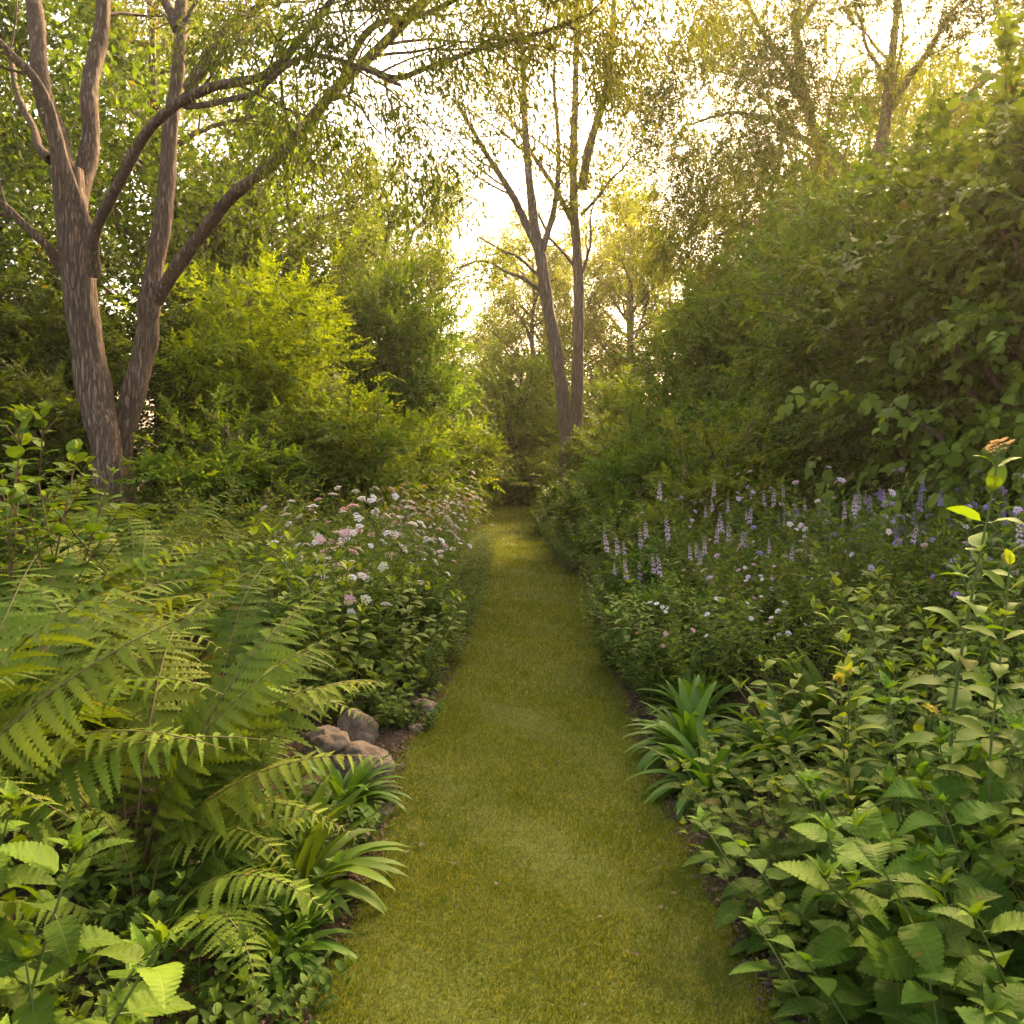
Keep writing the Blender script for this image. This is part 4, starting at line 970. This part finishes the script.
rows([
 ('broad-leaved green perennial', 'leafy', None, .03, 0, 'leafy_perennial', 'plant', 'leafy perennials in the middle of the right border', line(5.3, 10, 14, .35, 1.3, .85, 1.05, 11)),
 ('taller leafy perennial', 'leafyg', None, .03, 0, 'leafy_perennial', 'plant', 'leafy perennials at the back of the right border', line(4.2, 12, 20, 1.3, 3.0, 1.1, 1.4, 12)),
 ('lilac-flowered perennial', 'flow', ['spike_lilac', 'umbel_lilac', 'umbel_lilac', 'umbel_blush', 'umbel_purple', 'umbel_lilac'], .021, .5, 'flowering_perennial', 'flowering plant', 'lilac flowers in the right border', line(4.8, 8.2, 11, 1.0, 2.2, 1.15, 1.3, 13)),
 ('violet-flowered perennial', 'flow', ['umbel_purple', 'umbel_lilac', 'umbel_purple', 'spike_purple'], .022, .45, 'flowering_perennial', 'flowering plant', 'violet flowers at the back of the right border', line(4.2, 6.6, 6, 1.7, 2.6, 1.15, 1.3, 14)),
 ('small white-flowered perennial', 'flow', ['umbel_white', 'daisy_white', 'umbel_pink'], .020, .3, 'flowering_perennial', 'flowering plant', 'small white flowers in the right border', line(4.6, 11, 10, .35, 1.0, .85, 1.0, 15)),
 ('bushy green plant at the path edge', 'leafyg', None, .03, 0, 'edging_plant', 'plant', 'bushy plants edging the path on the right', line(5.2, 23, 30, .05, .32, .55, .85, 16)),
 ('leafy perennial behind the edging', 'leafy', None, .03, 0, 'leafy_perennial', 'plant', 'leafy perennials far along the right border', line(8, 22, 18, .5, 1.3, .95, 1.35, 17)),
 ('yellow-green bushy perennial', 'flowy', None, .03, 0, 'leafy_perennial', 'plant', 'yellow-green perennials in the right border', line(6, 12, 9, .8, 2.2, 1.0, 1.25, 18)),
], 'right')
for i, (k, x, y, s, lb) in enumerate([
    ('mound', 1.25, 7.3, .85, 'small leafy mound at the right path edge in front of the bulging ones'), ('mound', 1.12, 6.0, .7, 'lowest leafy mound at the right path edge behind the strap-leaved clumps'), ('mound', -.85, 6.6, .7, 'small leafy mound at the left path edge past the boulders'),
    ('mound', 1.45, 8.6, 1.0, 'green leafy mound bulging onto the path at right, nearer one'), ('mound', 1.35, 10.6, 1.05, 'green leafy mound bulging onto the path at right, behind the nearer one'),
    ('mound', 1.15, 13.2, 1.1, 'green mound at the right path edge ahead of the narrowing'), ('mound', 1.1, 16.4, 1.1, 'small green mound near the right end of the path'),
    ('lance', 2.2, 9.2, 1.3, 'lance-leaved bush in the right border behind the mounds'), ('lance', 2.0, 12.2, 1.5, 'lance-leaved bush in the right border midway along'),
    ('lance', 1.7, 21, 1.5, 'lance-leaved bush at the right end of the path'), ('lancey', -1.6, 13.5, 1.4, 'golden lance-leaved bush in the left border midway along'),
    ('lancey', -2.2, 11, 1.5, 'golden lance-leaved bush right of the yellow-green shrub'), ('lancey', -1.4, 17.0, 1.5, 'golden lance-leaved bush far along the left border'),
    ('lancey', -1.5, 20.5, 1.5, 'golden bush at the left end of the path'), ('mound', -.9, 24.6, 1.4, 'dark mound at the left corner where the path ends'),
    ('mound', .4, 24.6, 1.3, 'dark mound in front of the bush closing the path'), ('lance', 3.1, 12.6, 1.7, 'tall lance-leaved bush before the right hedge'),
    ('lance', -3.2, 9.4, 1.3, 'lance-leaved bush between the gum trunks and the yellow-green shrub')]):
    sh(k, x, y, s, lb, name='bush', cat='bush')

# --- right foreground
nn = [(1.00, 1.70, .68), (1.20, 1.95, .92), (1.05, 2.25, .80), (1.38, 2.25, 1.05), (1.0, 2.6, .62), (1.35, 1.62, .9), (1.32, 2.65, 1.0), (1.7, 2.6, 1.2), (.98, 1.98, .55), (1.55, 2.05, 1.1)]
nl = ['serrated-leaf plant at the bottom edge just right of the path', 'serrated-leaf plant with pale yellow-green crown in the right foreground', 'serrated-leaf plant behind the pale-crowned one',
      'tall serrated-leaf plant in the right foreground below the tall stem', 'short serrated-leaf plant nearest the path on the right', 'serrated-leaf plant at the right picture edge, its top bright',
      'serrated-leaf plant in the second row of the right foreground', 'serrated-leaf plant at the right edge behind the tall stem', 'low serrated-leaf plant in the bottom right shade', 'dark serrated-leaf plant in the bottom right corner']
for i, ((x, y, s), lb) in enumerate(zip(nn, nl)): herbput('nettle_b', i, x, y, 1.0, lb, 'nettle_plant', sz=s*1.15, group='serrated-leaf plants in the right foreground')
for i, (x, y, s, lb) in enumerate([(.92, 2.75, .82, 'small serrated-leaf bush at the path edge, nearest the camera'), (.96, 3.25, .85, 'small serrated-leaf bush at the path edge before the strap-leaved clump'),
        (1.3, 3.15, .8, 'small-leaved serrated bush one step in from the path'), (.84, 2.3, .5, 'tiny serrated-leaf bush hanging over the dark soil'), (1.65, 3.05, 1.15, 'small-leaved serrated bush in the second row'),
        (2.1, 3.2, 1.3, 'small-leaved serrated bush toward the right edge')]):
    herbput('nettle_s', i, x, y, s, lb, 'bramble_bush', cat='bush')
for i, (x, y, s, lb) in enumerate([(.92, 3.9, 1.35, 'front strap-leaved clump spilling over the right path edge'), (.92, 4.4, 1.5, 'second strap-leaved clump on the right path edge'),
        (1.28, 4.1, 1.5, 'strap-leaved clump one step in from the right path edge'), (1.65, 4.4, 1.7, 'strap-leaved clump deeper in the right border'), (1.05, 4.85, 1.4, 'farthest strap-leaved clump on the right path edge')]):
    herbput('strap', i+1, x, y, s, lb, 'strap_leaved_plant', group='strap-leaved clumps in the right border')
for i, (x, y, s, lb) in enumerate([(1.35, 3.55, .92, 'broad elliptic-leaved perennial behind the front strap-leaved clump'), (1.45, 3.2, .72, 'low broad-leaved perennial in the gap behind the small serrated bushes'), (1.75, 3.6, 1.0, 'broad-leaved perennial in the middle of the right foreground'),
        (2.25, 3.7, 1.1, 'broad-leaved perennial near the right edge'), (2.0, 4.3, 1.1, 'broad-leaved perennial below the violet flowers'), (2.7, 4.4, 1.2, 'broad-leaved perennial at the right edge below the shrub')]):
    herbput('ellip', i, x, y, s, lb, 'leafy_perennial')
herbput('tall', 0, 1.36, 2.55, 1.54/H['tall'][0]['tips'][0][0][2], 'tall single stem with large leaves and tan flower head at right', 'tall_perennial', flowers=['umbel_tan'], fsize=.035, share=1, tilt=.02)
herbput('tall', 1, 1.47, 2.45, 1.25/H['tall'][1]['tips'][0][0][2], 'tall stem close to the right picture edge beside the taller one', 'tall_perennial', tilt=.03)
herbput('ltall', 0, 1.18, 2.9, .85, 'stems with drooping yellow flower heads at right', 'tall_perennial', flowers=['umbel_yellow', 'umbel_orange'], fsize=.028, share=1)
herbput('flow', 1, 1.35, 6.9, 1.2, 'perennial with tall lilac flower spikes, most prominent on the right', 'flowering_perennial', 'flowering plant', ['spike_lilac'], .026, .5)
herbput('flow', 2, 1.05, 5.4, .85, 'perennial with magenta daisies beside the right path edge', 'flowering_perennial', 'flowering plant', ['daisy_magenta', 'umbel_white', 'umbel_pink'], .022, .4)

# ================================================================== STONES
def rock_mat():
    m, N, L = new_mat('rock'); P = N.new('ShaderNodeBsdfPrincipled'); P.inputs['Roughness'].default_value = .9; P.inputs['Specular IOR Level'].default_value = .2
    tc = N.new('ShaderNodeTexCoord'); n1 = N.new('ShaderNodeTexNoise'); n1.inputs['Scale'].default_value = 9; n1.inputs['Detail'].default_value = 10; n1.inputs['Roughness'].default_value = .7
    n2 = N.new('ShaderNodeTexNoise'); n2.inputs['Scale'].default_value = 55; n2.inputs['Detail'].default_value = 4
    for n in (n1, n2): L.new(tc.outputs['Object'], n.inputs['Vector'])
    c = mixc(N, L, mth(N, L, 'MULTIPLY_ADD', n1.outputs[0], 3, -1., clamp=True), (.095, .068, .048), (.25, .185, .13))
    c = mixc(N, L, mth(N, L, 'MULTIPLY_ADD', n2.outputs[0], 3, -1.6, clamp=True), c, (.22, .20, .12))
    L.new(c, P.inputs['Base Color']); bp = N.new('ShaderNodeBump'); bp.inputs['Distance'].default_value = .02; bp.inputs['Strength'].default_value = .8
    L.new(mth(N, L, 'ADD', n1.outputs[0], mth(N, L, 'MULTIPLY', n2.outputs[0], .3)), bp.inputs['Height']); L.new(bp.outputs[0], P.inputs['Normal'])
    o = N.new('ShaderNodeOutputMaterial'); L.new(P.outputs[0], o.inputs[0]); return m
ROCK = rock_mat()
import bmesh
def stone(name, x, y, z, sx, sy, sz, seed, label, rot=(0, 0, 0), cat='boulder', group=None):
    bm = bmesh.new(); bmesh.ops.create_icosphere(bm, subdivisions=5, radius=1)
    off = Vector((seed*3.7, seed*1.3, 0))
    for v in bm.verts:
        n = v.co.normalized(); k = 1 + .28*noise.noise(n*1.1+off) + .13*noise.noise(n*2.6+off) + .05*noise.noise(n*7+off) + .02*noise.noise(n*18+off)
        v.co = Vector((n.x*sx, n.y*sy, n.z*sz))*k
    me = bpy.data.meshes.new(name); bm.to_mesh(me); bm.free(); me.polygons.foreach_set('use_smooth', [True]*len(me.polygons)); me.materials.append(ROCK)
    o = link(name, me); o.location = (x, y, z+float(gz(x, y))-.02); o.rotation_euler = rot; tag(o, label, cat, group); return o
stone('boulder', -.74, 4.22, .03, .15, .14, .105, 1, 'rounded grey-brown boulder beside the path, lowest of the three', (0, .1, .2))
stone('boulder', -.94, 4.32, .05, .12, .12, .13, 2, 'upright darker boulder just left of the rounded one', (.1, -.15, .7))
stone('boulder', -.84, 4.62, .06, .10, .11, .13, 3, 'dark boulder at the back of the group behind the leaning ones', (0, .1, 1.9))
G_ = 'small stones along the bed edges'
for i, (x, y, s, lb) in enumerate([(-.54, 5.25, .07, 'small pale stone by the path just behind the round-leaved mound'), (-.57, 3.72, .045, 'small pale stone at the path edge in front of the boulders'),
        (-.60, 3.45, .03, 'pebble on the soil beside the strap-leaved clump'), (.84, 2.6, .035, 'dark stone half buried in soil at the right path edge'), (.87, 2.3, .045, 'larger dark stone beneath the serrated leaves at right'),
        (-.55, 4.85, .04, 'small flat stone between the boulders and the pale stone')]):
    stone('stone', x, y, .02, s*1.2, s, s*.8, 10+i, lb, (0, 0, i), 'stone', G_)

# ================================================================== distant house glimpsed between the trees
def build_house():
    wm = simple('house_wall', (.55, .50, .42), .8); rm = simple('house_roof', (.42, .38, .35), .6); gm = simple('house_window', (.05, .06, .07), .15); fmt = simple('house_frame', (.7, .68, .62), .5)
    def box(mb, x0, x1, y0, y1, z0, z1):
        V = [(x, y, z) for z in (z0, z1) for y in (y0, y1) for x in (x0, x1)]
        mb.raw(V, [(0, 2, 3), (0, 3, 1), (4, 5, 7), (4, 7, 6), (0, 1, 5), (0, 5, 4), (2, 6, 7), (2, 7, 3), (0, 4, 6), (0, 6, 2), (1, 3, 7), (1, 7, 5)])
    wl = MB(); box(wl, -3, 3, 0, 5, 0, 3.3); wl.raw([(-3, 0, 3.3), (-3, 5, 3.3), (-3, 2.5, 4.6), (3, 0, 3.3), (3, 5, 3.3), (3, 2.5, 4.6)], [(0, 2, 1), (3, 4, 5)])
    rf = MB()
    for s, y in ((1, -.4), (-1, 5.4)):
        e = np.array([[-3.3, y, 3.12], [3.3, y, 3.12], [3.3, 2.5, 4.72], [-3.3, 2.5, 4.72]]); up = e+np.array([0, 0, .12])
        rf.raw(np.vstack([e, up]), [(0, 1, 2), (0, 2, 3), (4, 6, 5), (4, 7, 6), (0, 4, 5), (0, 5, 1), (1, 5, 6), (1, 6, 2), (3, 2, 6), (3, 6, 7), (0, 3, 7), (0, 7, 4)])
    ps = [('wall', wl.mesh('house_wall', wm, False)), ('roof', rf.mesh('house_roof', rm, False))]
    for x in (-1.6, 1.6):
        fr = MB(); box(fr, x-.65, x+.65, -.05, .0, 1.9, 3.0); pn = MB(); box(pn, x-.55, x+.55, -.07, -.052, 2.0, 2.9)
        ps.append(('window', fr.mesh('window_frame', fmt, False), None, [('pane', pn.mesh('window_pane', gm, False))]))
    put('house', ps, (-.3, 44, 0), .1, 1.1, label='pale house roof glimpsed far beyond the path between trees', cat='house')
build_house()
print('tris', sum(len(m.polygons) for m in bpy.data.meshes), 'objs', len(bpy.data.objects))
